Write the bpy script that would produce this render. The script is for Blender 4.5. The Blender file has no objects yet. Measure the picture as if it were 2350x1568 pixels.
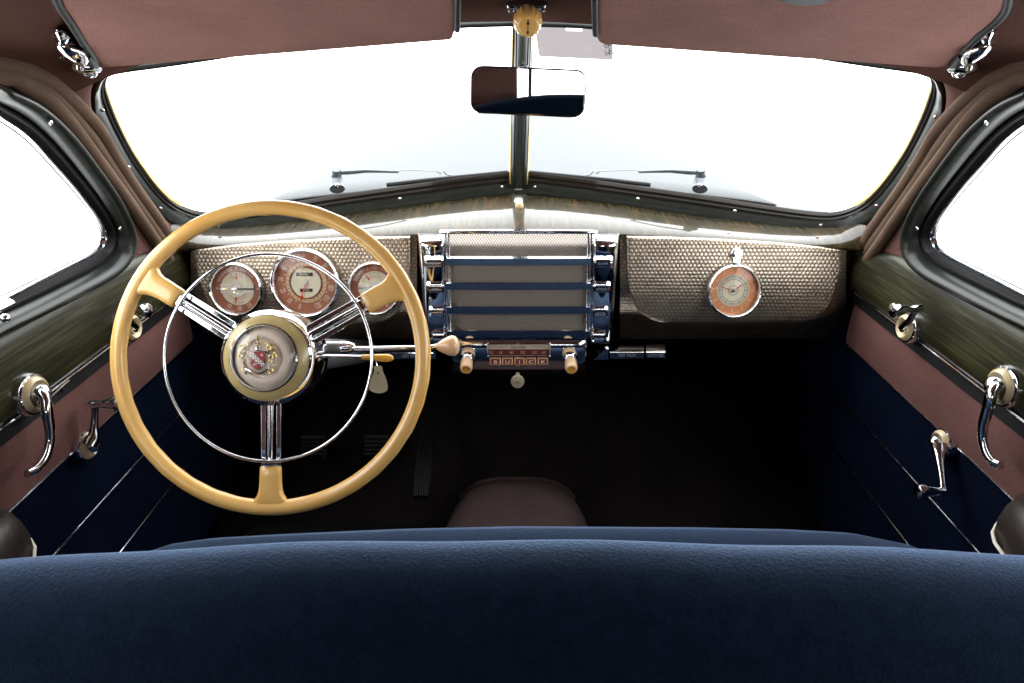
import bpy, bmesh, math, random
from mathutils import Vector as V, Matrix as M
random.seed(7)
R_ = math.radians
PI = math.pi
col = bpy.context.scene.collection
sc = bpy.context.scene

# ------------------------------------------------------------ camera
CZ = 1.15
F = 1567.0
PITCH = 24.0
CAM = V((0, 0, CZ))
cam_rot = M.Rotation(R_(0.548), 3, 'Z') @ M.Rotation(R_(90 - PITCH), 3, 'X')
CX = cam_rot @ V((1, 0, 0)); CU = cam_rot @ V((0, 1, 0)); CN = cam_rot @ V((0, 0, 1))   # CN points back to the camera
def ray(x, y):
    return cam_rot @ V(((x - 1175) / F, (784 - y) / F, -1))
def D(x, y, d):
    return CAM + ray(x, y) * d
def on(x, y, p0, n):
    r = ray(x, y)
    return CAM + r * ((V(p0) - CAM).dot(n) / r.dot(n))
cd = bpy.data.cameras.new('camera')
cam = bpy.data.objects.new('camera', cd); col.objects.link(cam)
cam.matrix_world = M.Translation(CAM) @ cam_rot.to_4x4()
cd.sensor_width = 36; cd.lens = F / 2350 * 36; cd.clip_start = 0.02; cd.clip_end = 200
cd.dof.use_dof = True; cd.dof.focus_distance = 0.99; cd.dof.aperture_fstop = 9.0
sc.camera = cam

# ------------------------------------------------------------ materials
MATS = {}
def mat(name, color, rough=.5, metal=0., coat=0., spec=.5, sheen=0., trans=0., alpha=1., emit=None, sss=0.):
    m = bpy.data.materials.new(name); m.use_nodes = True
    b = m.node_tree.nodes['Principled BSDF']
    b.inputs['Base Color'].default_value = (*color, 1)
    b.inputs['Roughness'].default_value = rough
    b.inputs['Metallic'].default_value = metal
    b.inputs['Coat Weight'].default_value = coat
    b.inputs['Coat Roughness'].default_value = .06
    b.inputs['Specular IOR Level'].default_value = spec
    b.inputs['Sheen Weight'].default_value = sheen
    b.inputs['Sheen Roughness'].default_value = .5
    b.inputs['Transmission Weight'].default_value = trans
    if sss:
        b.inputs['Subsurface Weight'].default_value = sss
        b.inputs['Subsurface Radius'].default_value = (.01, .006, .002)
        b.inputs['Subsurface Scale'].default_value = .6
    MATS[name] = m
    return m, m.node_tree, b
def N(nt, t, **kw):
    n = nt.nodes.new(t)
    for k, v in kw.items():
        if k.startswith('i_'):
            n.inputs[k[2:].replace('_', ' ')].default_value = v
        else: setattr(n, k, v)
    return n
def math_(nt, op, a, b=None, c=None):
    n = nt.nodes.new('ShaderNodeMath'); n.operation = op
    for i, v in enumerate((a, b, c)):
        if v is None: continue
        if isinstance(v, (int, float)): n.inputs[i].default_value = v
        else: nt.links.new(v, n.inputs[i])
    return n.outputs[0]
def ramp(nt, fac, stops):
    r = nt.nodes.new('ShaderNodeValToRGB')
    el = r.color_ramp.elements
    while len(el) < len(stops): el.new(.5)
    for e, (p, c) in zip(el, stops):
        e.position = p; e.color = (*c, 1)
    nt.links.new(fac, r.inputs[0]); return r.outputs[0]
def noise(nt, scale, detail=3, rough=.5, vec=None, mapping=None):
    tc = nt.nodes.new('ShaderNodeTexCoord'); src = tc.outputs['Object']
    if mapping:
        mp = nt.nodes.new('ShaderNodeMapping'); mp.inputs['Scale'].default_value = mapping
        nt.links.new(src, mp.inputs[0]); src = mp.outputs[0]
    n = nt.nodes.new('ShaderNodeTexNoise'); n.inputs['Scale'].default_value = scale
    n.inputs['Detail'].default_value = detail; n.inputs['Roughness'].default_value = rough
    nt.links.new(src, n.inputs['Vector']); return n.outputs['Fac']
def bump(nt, b, h, strength, dist):
    bp = nt.nodes.new('ShaderNodeBump'); bp.inputs['Strength'].default_value = strength
    bp.inputs['Distance'].default_value = dist
    nt.links.new(h, bp.inputs['Height']); nt.links.new(bp.outputs[0], b.inputs['Normal'])
    return bp
def fabric(name, c0, c1, scale=420, sheen=.3, bd=.0012, mapping=None, blot=9):
    m, nt, b = mat(name, c0, rough=.95, spec=.03 if 'navy' in name or 'carpet' in name else .12, sheen=sheen)
    f = noise(nt, scale, 3, .65, mapping=mapping); g = noise(nt, blot, 3, .6)
    mx = math_(nt, 'ADD', math_(nt, 'MULTIPLY', f, .6), math_(nt, 'MULTIPLY', g, .4))
    c = ramp(nt, mx, [(.36, c0), (.64, c1)])
    nt.links.new(c, b.inputs['Base Color'])
    nt.links.new(c, b.inputs['Sheen Tint'])
    bump(nt, b, f, .7, bd)
    return m
fabric('mauve_cloth', (.225, .112, .093), (.345, .175, .146), 380, .25, .0014)
fabric('headliner_cloth', (.085, .037, .028), (.135, .06, .046), 420, .15, .001)
fabric('door_cloth', (.12, .056, .050), (.175, .084, .074), 420, .25, .0008)
m = fabric('navy_cloth', (.0038, .0078, .018), (.009, .0165, .035), 300, 1.0, .0014, blot=45)
nt = m.node_tree; b = nt.nodes['Principled BSDF']; [nt.links.remove(l) for l in list(b.inputs['Sheen Tint'].links)]; b.inputs['Sheen Tint'].default_value = (.42, .60, .95, 1); b.inputs['Sheen Roughness'].default_value = .36
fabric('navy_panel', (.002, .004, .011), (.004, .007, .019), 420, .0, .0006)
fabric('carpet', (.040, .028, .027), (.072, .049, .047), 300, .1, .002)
fabric('shaded_carpet', (.008, .0065, .0065), (.018, .0135, .0135), 300, .05, .002)  # darker copy of carpet; footwell shade put into the base colour
fabric('lace_cloth', (.10, .062, .042), (.175, .115, .082), 900, .2, .001, mapping=(1, .35, 1))
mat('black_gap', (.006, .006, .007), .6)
mat('rubber', (.005, .005, .006), .55, spec=.25)
mat('black_leather', (.006, .006, .007), .55, spec=.15)
m, nt, b = mat('brown_leather', (.030, .022, .017), .38, spec=.4)
bump(nt, b, noise(nt, 260, 4, .6), .5, .0012)
m, nt, b = mat('chrome', (.86, .87, .90), .05, 1.)
r = noise(nt, 60, 4, .7); nt.links.new(ramp(nt, r, [(.4, (.03,)*3), (.8, (.13,)*3)]), b.inputs['Roughness'])
m, nt, b = mat('worn_chrome', (.72, .73, .76), .12, 1.)
r = noise(nt, 260, 3, .7); nt.links.new(ramp(nt, r, [(.3, (.05,)*3), (.75, (.24,)*3)]), b.inputs['Roughness'])
mat('dark_chrome', (.30, .29, .30), .12, 1.)
mat('steel_grey', (.30, .31, .32), .35, .6)
m, nt, b = mat('ivory', (.80, .48, .16), .22, coat=.5, sss=.15)
g = noise(nt, 14, 3, .55); nt.links.new(ramp(nt, g, [(.3, (.90, .50, .13)), (.7, (.97, .61, .22))]), b.inputs['Base Color'])
mat('pale_ivory', (.80, .62, .36), .28, coat=.4)
mat('peach_ivory', (.80, .52, .31), .2, coat=.5, sss=.1)
mat('amber', (.80, .42, .05), .25, coat=.4)
m, nt, b = mat('aged_ivory', (.55, .44, .20), .3, coat=.4)
g = noise(nt, 30, 3, .55); nt.links.new(ramp(nt, g, [(.3, (.50, .38, .15)), (.7, (.62, .50, .24))]), b.inputs['Base Color'])
mat('tag_ivory', (.45, .40, .28), .35)
m, nt, b = mat('moulding_paint', (.012, .015, .012), .38, coat=.16, spec=.3)
b.inputs['Coat Roughness'].default_value = .12
g = noise(nt, 40, 4, .7, mapping=(1, 1, 3)); nt.links.new(ramp(nt, g, [(.3, (.007, .009, .007)), (.7, (.020, .023, .017))]), b.inputs['Base Color'])
mat('seal', (.018, .012, .008), .35)
mat('sealant', (.75, .50, .16), .6)
def wood(name, mp, c0, c1, c2):
    m, nt, b = mat(name, c0, .5, coat=1., spec=.25); b.inputs['Coat Roughness'].default_value = .05; b.inputs['Coat IOR'].default_value = 1.55
    if name == 'door_wood': b.inputs['Coat Weight'].default_value = .35; b.inputs['Coat Roughness'].default_value = .22; b.inputs['Coat IOR'].default_value = 1.45
    f = noise(nt, 1.0, 5, .62, mapping=mp); g = noise(nt, 7, 2)
    mx = math_(nt, 'ADD', math_(nt, 'MULTIPLY', f, .75), math_(nt, 'MULTIPLY', g, .25))
    nt.links.new(ramp(nt, mx, [(.36, c0), (.5, c1), (.62, c2)]), b.inputs['Base Color'])
    bump(nt, b, f, .12, .001)
wood('door_wood', (8, 8, 260), (.007, .007, .003), (.024, .0225, .008), (.062, .058, .022))
wood('dash_wood', (120, 9, 60), (.012, .0105, .004), (.031, .024, .008), (.085, .045, .013))
# embossed fish-scale metal
def emboss(name, c):
    m, nt, b = mat(name, c, .34, .85)
    tc = N(nt, 'ShaderNodeTexCoord'); sp = N(nt, 'ShaderNodeSeparateXYZ'); nt.links.new(tc.outputs['Object'], sp.inputs[0])
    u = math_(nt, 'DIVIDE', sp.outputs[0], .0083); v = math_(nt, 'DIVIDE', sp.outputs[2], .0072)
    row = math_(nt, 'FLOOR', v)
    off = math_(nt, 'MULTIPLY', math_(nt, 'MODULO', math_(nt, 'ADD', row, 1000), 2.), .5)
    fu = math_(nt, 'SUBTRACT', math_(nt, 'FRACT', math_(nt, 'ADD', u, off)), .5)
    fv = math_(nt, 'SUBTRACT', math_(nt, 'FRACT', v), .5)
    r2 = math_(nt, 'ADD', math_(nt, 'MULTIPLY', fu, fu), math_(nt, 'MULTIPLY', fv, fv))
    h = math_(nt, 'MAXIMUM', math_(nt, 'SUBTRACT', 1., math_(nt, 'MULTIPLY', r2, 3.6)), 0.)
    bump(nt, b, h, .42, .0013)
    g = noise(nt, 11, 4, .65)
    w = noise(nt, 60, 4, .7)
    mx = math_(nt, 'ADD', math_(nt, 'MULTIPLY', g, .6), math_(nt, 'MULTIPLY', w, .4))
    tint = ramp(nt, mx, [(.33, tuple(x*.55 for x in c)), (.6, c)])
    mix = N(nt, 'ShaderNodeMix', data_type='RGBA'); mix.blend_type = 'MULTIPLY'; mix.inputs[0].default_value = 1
    nt.links.new(tint, mix.inputs[6]); nt.links.new(ramp(nt, h, [(.0, (.62, .57, .52)), (.4, (1, 1, 1))]), mix.inputs[7])  # shade in the recesses between scales multiplied into the colour
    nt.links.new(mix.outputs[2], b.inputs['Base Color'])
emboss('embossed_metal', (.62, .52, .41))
# grille cloth
m, nt, b = mat('speaker_cloth', (.26, .24, .22), .6, .25)
tc = N(nt, 'ShaderNodeTexCoord'); sp = N(nt, 'ShaderNodeSeparateXYZ'); nt.links.new(tc.outputs['Object'], sp.inputs[0])
h = math_(nt, 'MULTIPLY', math_(nt, 'SINE', math_(nt, 'MULTIPLY', sp.outputs[0], 2*PI/.0052)), math_(nt, 'SINE', math_(nt, 'MULTIPLY', sp.outputs[2], 2*PI/.0052)))
nt.links.new(ramp(nt, math_(nt, 'ADD', math_(nt, 'MULTIPLY', h, .5), .5), [(.2, (.16, .135, .115)), (.8, (.42, .37, .32))]), b.inputs['Base Color'])
bump(nt, b, h, .5, .0006)
# dial faces
m, nt, b = mat('copper_brown', (.46, .165, .095), .4, .2)
m, nt, b = mat('copper_orange', (.85, .34, .15), .35, .3)
mat('cream', (.90, .82, .62), .5); mat('dial_white', (.92, .85, .72), .5); mat('dial_tan', (.78, .55, .30), .5)
mat('ink', (.02, .018, .016), .5); mat('red', (.70, .02, .015), .4); mat('deep_red', (.30, .008, .012), .25)
mat('maroon', (.16, .03, .018), .35); mat('pale_print', (.75, .60, .48), .5); mat('faint_print', (.30, .34, .42), .4)
mat('gold', (.50, .37, .15), .36, 1.); mat('blue_ink', (.015, .02, .12), .4)
mat('outside_paint', (.130, .135, .139), .8, spec=.08); mat('outside_chrome', (.13, .145, .16), .3, .45)
# horn button disc with a radial grain round the hub
m, nt, b = mat('horn_disc', (.62, .50, .40), .4, .0)
tc = N(nt, 'ShaderNodeTexCoord')
def dot(vec):
    n = N(nt, 'ShaderNodeVectorMath', operation='DOT_PRODUCT'); nt.links.new(tc.outputs['Object'], n.inputs[0]); n.inputs[1].default_value = vec; return n.outputs['Value']
ang = math_(nt, 'ARCTAN2', dot(CX), dot(CU))
cmb = N(nt, 'ShaderNodeCombineXYZ'); nt.links.new(math_(nt, 'MULTIPLY', ang, 26), cmb.inputs[0])
nz = N(nt, 'ShaderNodeTexNoise'); nz.inputs['Scale'].default_value = 1.6; nt.links.new(cmb.outputs[0], nz.inputs['Vector'])
nt.links.new(ramp(nt, nz.outputs['Fac'], [(.35, (.74, .60, .48)), (.65, (.92, .80, .68))]), b.inputs['Base Color'])
bump(nt, b, nz.outputs['Fac'], .25, .001)
def clear(name, tint, gl=.06):
    m = bpy.data.materials.new(name); m.use_nodes = True; nt = m.node_tree; nt.nodes.clear(); MATS[name] = m
    o = N(nt, 'ShaderNodeOutputMaterial'); t = N(nt, 'ShaderNodeBsdfTransparent'); g = N(nt, 'ShaderNodeBsdfGlossy')
    t.inputs[0].default_value = (*tint, 1); g.inputs['Roughness'].default_value = .02
    mx = N(nt, 'ShaderNodeMixShader'); lw = N(nt, 'ShaderNodeLayerWeight'); lw.inputs['Blend'].default_value = .5
    nt.links.new(math_(nt, 'ADD', math_(nt, 'MULTIPLY', math_(nt, 'POWER', lw.outputs['Facing'], 4.), .5), gl), mx.inputs[0]); nt.links.new(t.outputs[0], mx.inputs[1]); nt.links.new(g.outputs[0], mx.inputs[2])
    nt.links.new(mx.outputs[0], o.inputs[0])
clear('window_glass', (.97, .985, .98), .03); clear('lens', (.99, .985, .98), .03)
clear('smoked_plastic', (.098, .088, .090), .02)
mat('mirror', (.88, .88, .90), .012, 1.)

# ------------------------------------------------------------ mesh helpers
LOC = {}
class MB:
    def __init__(s): s.v = []; s.f = []; s.m = []; s.mats = []; s.mi = 0
    def use(s, name):
        if name not in s.mats: s.mats.append(name)
        s.mi = s.mats.index(name); return s
    def add(s, vs, fs):
        k = len(s.v); s.v += [V(p) for p in vs]
        for f in fs: s.f.append([k + i for i in f]); s.m.append(s.mi)
        return s
    def quadgrid(s, rows, closed_u=False, closed_v=False):
        n = len(rows); k = len(rows[0]); vs = [p for r in rows for p in r]; fs = []
        for i in range(n if closed_v else n - 1):
            for j in range(k if closed_u else k - 1):
                a = i*k + j; b_ = i*k + (j+1) % k; c = ((i+1) % n)*k + (j+1) % k; d = ((i+1) % n)*k + j
                fs.append([a, b_, c, d])
        return s.add(vs, fs)
    def lathe(s, prof, fr, n=40, cap=False):
        rows = []
        for r, h in prof:
            rows.append([fr @ V((r*math.cos(2*PI*i/n), r*math.sin(2*PI*i/n), h)) for i in range(n)])
        s.quadgrid(rows, closed_u=True)
        if cap:
            k = len(s.v) - n; s.f.append(list(range(k, k+n))); s.m.append(s.mi)
            k0 = len(s.v) - n*len(prof); s.f.append(list(range(k0+n-1, k0-1, -1))); s.m.append(s.mi)
        return s
    def tube(s, pts, r, n=12, closed=False, cap=True, flat=1.0, up=None):
        pts = [V(p) for p in pts]; m = len(pts); rows = []
        prev = None
        for i in range(m):
            a = pts[(i-1) % m] if (closed or i > 0) else pts[0]
            c = pts[(i+1) % m] if (closed or i < m-1) else pts[-1]
            t = (c - a).normalized()
            if up is not None: x = V(up) - t*V(up).dot(t)
            elif prev is None: x = t.orthogonal()
            else: x = prev - t*prev.dot(t)
            x.normalize(); prev = x; y = t.cross(x)
            ri = r[i] if isinstance(r, (list, tuple)) else r
            rows.append([pts[i] + x*ri*flat*math.cos(2*PI*j/n) + y*ri*math.sin(2*PI*j/n) for j in range(n)])
        k0 = len(s.v)
        s.quadgrid(rows, closed_u=True, closed_v=closed)
        if cap and not closed:
            s.f.append(list(range(k0+n-1, k0-1, -1))); s.m.append(s.mi)
            s.f.append(list(range(k0+(m-1)*n, k0+m*n))); s.m.append(s.mi)
        return s
    def prism(s, back, front):
        n = len(back); vs = list(back) + list(front)
        fs = [list(range(n-1, -1, -1)), list(range(n, 2*n))]
        for i in range(n): j = (i+1) % n; fs.append([i, j, n+j, n+i])
        return s.add(vs, fs)
    def box(s, o, x, y, z, sx, sy, sz):
        o = V(o); P = []
        for k in (-.5, .5):
            for a, b_ in ((-.5, -.5), (.5, -.5), (.5, .5), (-.5, .5)):
                P.append(o + V(x)*a*sx + V(y)*b_*sy + V(z)*k*sz)
        return s.prism(P[:4], P[4:])
    def sphere(s, fr, rx, ry, rz, n=20, m=12):
        rows = []
        for i in range(m+1):
            a = -PI/2 + PI*i/m; rr = max(math.cos(a), 1e-3)
            rows.append([fr @ V((rx*rr*math.cos(2*PI*j/n), ry*rr*math.sin(2*PI*j/n), rz*math.sin(a))) for j in range(n)])
        return s.quadgrid(rows, closed_u=True)
    def text(s, body, fr, size, xs=1.0, extr=.0002, sp=1.0):
        cu = bpy.data.curves.new('t', 'FONT'); cu.body = body; cu.size = size; cu.align_x = 'CENTER'; cu.align_y = 'CENTER'
        cu.extrude = extr; cu.space_character = sp; cu.resolution_u = 3
        ob = bpy.data.objects.new('t', cu); col.objects.link(ob)
        dg = bpy.context.evaluated_depsgraph_get(); me = bpy.data.meshes.new_from_object(ob.evaluated_get(dg))
        s.add([fr @ V((p.co.x*xs, p.co.y, p.co.z)) for p in me.vertices], [list(f.vertices) for f in me.polygons])
        bpy.data.objects.remove(ob); bpy.data.meshes.remove(me); bpy.data.curves.remove(cu)
        return s
    def build(s, name, parent=None, loc=None, bevel=0, seg=3, angle=40, sub=0, solid=0, **t):
        if parent is not None: L = LOC[parent.name]
        elif loc is not None: L = V(loc)
        else:
            L = sum(s.v, V((0, 0, 0))) / len(s.v); L.z = min(p.z for p in s.v)
        me = bpy.data.meshes.new(name); me.from_pydata([p - L for p in s.v], [], s.f)
        for n_ in s.mats: me.materials.append(MATS[n_])
        me.polygons.foreach_set('material_index', s.m); me.update()
        bm = bmesh.new(); bm.from_mesh(me); bmesh.ops.recalc_face_normals(bm, faces=bm.faces); bm.to_mesh(me); bm.free()
        me.polygons.foreach_set('use_smooth', [True]*len(me.polygons))
        me.set_sharp_from_angle(angle=R_(angle))
        ob = bpy.data.objects.new(name, me); col.objects.link(ob)
        if parent is not None: ob.parent = parent
        else: ob.location = L
        LOC[ob.name] = L
        if solid:
            mo = ob.modifiers.new('s', 'SOLIDIFY'); mo.thickness = solid; mo.offset = 0
        if sub:
            mo = ob.modifiers.new('u', 'SUBSURF'); mo.levels = sub; mo.render_levels = sub
        if bevel:
            mo = ob.modifiers.new('b', 'BEVEL'); mo.width = bevel; mo.segments = seg; mo.limit_method = 'ANGLE'; mo.angle_limit = R_(35); mo.harden_normals = True
        if t: tag(ob, **t)
        return ob
def tag(o, label=None, cat=None, group=None, kind=None):
    if label: o['label'] = label
    if cat: o['category'] = cat
    if group: o['group'] = group
    if kind: o['kind'] = kind
    return o
def thing(name, loc, label, cat, group=None):
    o = bpy.data.objects.new(name, None); col.objects.link(o); o.location = loc; LOC[o.name] = V(loc)
    o.empty_display_size = .05
    return tag(o, label, cat, group)
def frame(o, z, up=(0, 0, 1)):
    z = V(z).normalized(); x = V(up).cross(z).normalized(); y = z.cross(x)
    m = M((x, y, z)).transposed().to_4x4(); m.translation = V(o); return m
def spline(pts, n, closed=False):
    """Catmull-Rom through pts (any dimension), resampled evenly to n points"""
    pts = [V(p) for p in pts]; m = len(pts); dense = []
    segs = m if closed else m - 1
    for i in range(segs):
        p0 = pts[(i-1) % m] if closed or i > 0 else pts[0]*2 - pts[1]
        p1 = pts[i]; p2 = pts[(i+1) % m]
        p3 = pts[(i+2) % m] if closed or i < m-2 else pts[-1]*2 - pts[-2]
        for k in range(16):
            t = k/16; dense.append(.5*((2*p1) + (p2-p0)*t + (2*p0-5*p1+4*p2-p3)*t*t + (3*p1-p0-3*p2+p3)*t**3))
    dense.append(pts[0] if closed else pts[-1])
    L = [0]
    for a, b_ in zip(dense, dense[1:]): L.append(L[-1] + (b_-a).length)
    out = []; j = 0; tot = L[-1]; cnt = n if closed else n-1
    for i in range(n):
        d = tot*i/cnt
        while j < len(L)-2 and L[j+1] < d: j += 1
        f = (d - L[j])/max(L[j+1]-L[j], 1e-9); out.append(dense[j].lerp(dense[j+1], min(f, 1)))
    return out
def ks(pts, per):
    """piecewise resample keeping the knots: per samples between each pair (two polylines stay matched)"""
    pts = [V(p) for p in pts]; m = len(pts); out = []
    for i in range(m-1):
        p0 = pts[i-1] if i > 0 else pts[0]*2 - pts[1]
        p1 = pts[i]; p2 = pts[i+1]; p3 = pts[i+2] if i < m-2 else pts[-1]*2 - pts[-2]
        for k in range(per):
            t = k/per; out.append(.5*((2*p1) + (p2-p0)*t + (2*p0-5*p1+4*p2-p3)*t*t + (3*p1-p0-3*p2+p3)*t**3))
    out.append(pts[-1]); return out

# one screw mesh, copied
def screw_mesh(r=.0036):
    b = MB(); b.use('chrome').lathe([(r, 0), (r*.95, r*.3), (r*.6, r*.5), (r*.05, r*.55)], M(), 16)
    b.use('ink').box((0, 0, r*.52), (1, 0, 0), (0, 1, 0), (0, 0, 1), r*1.1, r*.28, r*.12)
    b.box((0, 0, r*.5), (1, 0, 0), (0, 1, 0), (0, 0, 1), r*.28, r*1.1, r*.22)
    o = b.build('screw', loc=(0, 0, 0)); me = o.data; bpy.data.objects.remove(o); return me
SCREW = screw_mesh()
def screw(p, n, parent, k=1.0):
    o = bpy.data.objects.new('screw', SCREW); col.objects.link(o); o.parent = parent
    f = frame(V(p) - LOC[parent.name], n, (.2, .1, 1)) @ M.Rotation(random.uniform(0, 1.5), 4, 'Z') @ M.Scale(k, 4); o.matrix_local = f
    return o

# ------------------------------------------------------------ windshield
Cb = V((0, 1.5, CZ-.297)); Ct = V((0, 1.2, CZ+.018))
WP = {}
for s in (-1, 1):
    Lb = V((s*.66, 1.357, CZ-.333))
    n = (Ct-Cb).cross(Lb-Cb).normalized()
    if n.y > 0: n = -n
    WP[s] = n
def wp(s, x, y, h=0):   # px given as if on the left; mirrored for s=1
    xx = x if s < 0 else 2380 - x
    return on(xx, y, Cb + WP[s]*h, WP[s])
out_px = [(1184,455),(1100,462),(1000,474),(900,488),(800,502),(700,515),(600,527),(520,534),(460,534),(405,515),(358,484),(306,422),(255,345),(217,278),(206,225),(210,190),(225,168),(262,148),(400,128),(700,86),(1000,49),(1184,39)]
in_px  = [(1174,399),(1086,409),(988,422),(890,436),(792,450),(696,465),(604,479),(530,489),(470,492),(418,477),(370,440),(312,362),(272,285),(250,228),(243,200),(247,182),(256,167),(282,157),(402,139),(700,95),(1000,58),(1184,50)]
ws = thing('windshield', (0, 1.35, CZ-.33), 'two pane V shaped windshield with dark green painted surround and centre post', 'windshield')
for s in (-1, 1):
    A = ks([wp(s, *p) for p in out_px], 5); B = ks([wp(s, *p, -.012) for p in in_px], 5)
    prof = [(0, -.01), (0, .006), (.06, .013), (.2, .021), (.38, .024), (.55, .019), (.66, .009), (.70, .002)]
    mb = MB().use('moulding_paint')
    wk = lambda a, b_: max(.12, min(1, (a-b_).length/.034))
    mb.quadgrid([[a.lerp(b_, t) + WP[s]*h*wk(a, b_) for a, b_ in zip(A, B)] for t, h in prof]).build('frame', ws, angle=60)
    prof = [(.68, .001), (.72, -.002), (.76, .004), (.82, .004), (.86, -.003), (.90, .001), (.96, .001), (1.0, -.006)]
    mb = MB().use('seal')
    mb.quadgrid([[a.lerp(b_, t) + WP[s]*h*wk(a, b_) for a, b_ in zip(A, B)] for t, h in prof]).build('rubber_seal', ws, angle=60)
    MB().use('sealant').quadgrid([[a.lerp(b_, t) + WP[s]*h for a, b_ in zip(A[45:-20], B[45:-20])] for t, h in ((.985, -.003), (1.004, -.004), (1.014, -.010))]).build('sealant_bead', ws)
    g = MB().use('window_glass'); gp = ks([wp(s, *p, -.016) for p in in_px], 2)
    c = sum(gp, V((0, 0, 0)))/len(gp)
    gp = [c + (p-c)*1.01 for p in gp]
    g.add(gp, [list(range(len(gp)))]).build('glass_pane', ws)
    for q in ((1153,429),(918,456),(498,518),(368,478),(294,383),(234,253)) if s < 0 else ((1153,429),(916,456),(694,484),(496,517),(368,472),(290,380),(232,268)):
        p0 = wp(s, q[0], q[1], .022); screw(p0, WP[s], ws)
# recessed notches (defroster) as dark lips along the lower rail
# centre post
def post_pt(y, dx, h):
    return on(1190 + dx, y, Cb + V((0, -1, -.9)).normalized()*h, V((0, -1, -.9)).normalized())
b = MB().use('moulding_paint')
rows = []
for i in range(13):
    t = i/12; y = 434 + (46-434)*t; w = 17 + 4.5*t; cx = 0 + 10*t
    n_ = V((0, -1, -.85)).normalized()
    rows.append([on(1190 + cx + dx*w, y, Cb + n_*h, n_) for dx, h in ((-1, -.02), (-1, .012), (-.72, .021), (-.66, .019), (-.45, .026), (0, .031), (.45, .026), (.66, .019), (.72, .021), (1, .012), (1, -.02))])
b.quadgrid(rows).build('centre_post', ws, angle=50)
b = MB().use('sealant')
for sd in (-1, 1):
    b.quadgrid([[on(1190 + 10*t + sd*(17+4.5*t) + sd*dx, 425-365*t, Cb, V((0, -1, -.9)).normalized()) + V((0, hh, 0)) for dx, hh in ((0, -.002), (2.2, -.004), (3.8, .002), (3.8, .006))] for t in [i/20 for i in range(21)]])
b.build('sealant_bead', ws)
n_ = V((0, -1, -.85)).normalized()
MB().use('ink').lathe([(.0045, 0), (.001, .0008)], frame(on(1191, 376, Cb + n_*.0302, n_), n_), 16).build('screw_hole', ws)
# header strip above the panes is the frame; dark cover piece in the middle foot
b = MB().use('moulding_paint'); b.box(on(1191, 446, Cb + n_*.014, n_), (1, 0, 0), CU, CN, .036, .022, .014).build('post_foot', ws, bevel=.004)

# ------------------------------------------------------------ outside: wipers, hood
def wpo(s, x, y, h): return wp(s, x, y, h)
for s in (-1, 1):
    k = WP[s]
    w = thing('windshield_wiper', wpo(s, 773, 432, -.05), ('chrome windshield wiper lying outside the left pane behind the steering wheel' if s < 0 else 'chrome windshield wiper lying outside the right pane above the glovebox'), 'wiper', 'windshield wipers')
    P = lambda x, y, h=-.055: wpo(s, x, y, h)
    b = MB().use('outside_chrome'); b.tube([P(774, 434, -.03), P(773, 425, -.04), P(772, 405, -.055), P(771, 388, -.06)], [.016, .014, .011, .010], 14)
    b.sphere(frame(P(771, 402), -k), .011, .011, .009); b.build('pivot', w)
    MB().use('dark_chrome').lathe([(.006, 0), (.005, .004), (.001, .005)], frame(P(775, 424, -.02), k), 14).build('nut', w)
    b = MB().use('outside_chrome'); b.tube([P(780, 397), P(800, 396), P(840, 393), P(880, 394), P(913, 395)], [.005, .006, .0045, .0035, .003], 8, flat=.6)
    b.use('steel_grey').tube([P(913, 396), P(917, 390), P(960, 391), P(1006, 393)], .0013, 6)
    b.tube([P(1004, 393), P(1010, 398), P(1018, 392), P(1024, 400), P(1036, 403)], .0018, 6)
    b.build('arm', w)
    b = MB().use('rubber'); b.tube([P(887, 425, -.03), P(980, 414, -.03), P(1165, 396, -.03)], .0045, 8); b.build('blade', w)
rows = []
for i in range(16):
    t = i/15; y = 1.54 + 1.75*t; w = .62 - .42*t; zc = .845 + .045*t - .02*t*t; r_ = []
    for j in range(33):
        u = -1 + j/16; a = abs(u)
        r_.append(V((u*w*(1.0 if a < .999 else 1.0), y, zc + .012*math.exp(-(u/.08)**2) - .045*a**2.2 - (.0 if a < .97 else .25))))
    rows.append(r_)
b = MB().use('outside_paint').quadgrid(rows)
b.build('hood', label='long pale hood tapering away in front of the windshield', cat='car hood', solid=.004, angle=60)
b = MB().use('outside_paint').quadgrid([[V((x, y + .16*(1-abs(x)/.66)**1.0*0, z - .05*(abs(x)/.7)**2)) for x in [(-.80 + 1.60*i/24) for i in range(25)]] for y, z in ((1.40, .800), (1.50, .822), (1.56, .826), (1.78, .80), (1.80, .5))])
b.build('cowl_panel', label='pale cowl panel between the windshield and the hood', cat='car body panel', solid=.004)

# ------------------------------------------------------------ roof, header, pillars
S_UP = {}
for s in (-1, 1):
    a = V((s*.685, 0, .78)); c = V((s*.622, 0, 1.12)); n = (c-a).cross(V((0, 1, 0))).normalized()
    if n.x*s > 0: n = -n
    S_UP[s] = (a, n)
def up_(s, x, y, h=0):
    xx = x if s < 0 else 2380 - x
    a, n = S_UP[s]; return on(xx, y, a + n*h, n)
def upw(s, y, z, h=0):
    a, n = S_UP[s]; x = s*(.685 + (.622-.685)*(z-.78)/.34); return V((x, y, z)) + n*h
laceA = [(-60,140),(0,148),(50,159),(100,182),(150,222),(205,277),(232,312),(258,358),(308,435),(352,495),(388,548),(408,600),(418,680)]
laceB = [(-60,158),(0,174),(47,192),(108,230),(162,288),(216,360),(270,432),(320,502),(360,560),(398,612),(415,650),(420,700)]
head = thing('headliner', (0, 1.1, 1.1), 'dark reddish brown cloth roof lining and windshield pillars behind the sun visors', 'roof lining')
def roofz(x, y):
    r = 1.175 + .15*(1 - max(0, (y-.2)/1.0)**1.6) if y > .2 else 1.325 - .10*max(0, (-y-.2))**1.5
    return r - .20*x*x
for s in (-1, 1):
    pass
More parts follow.
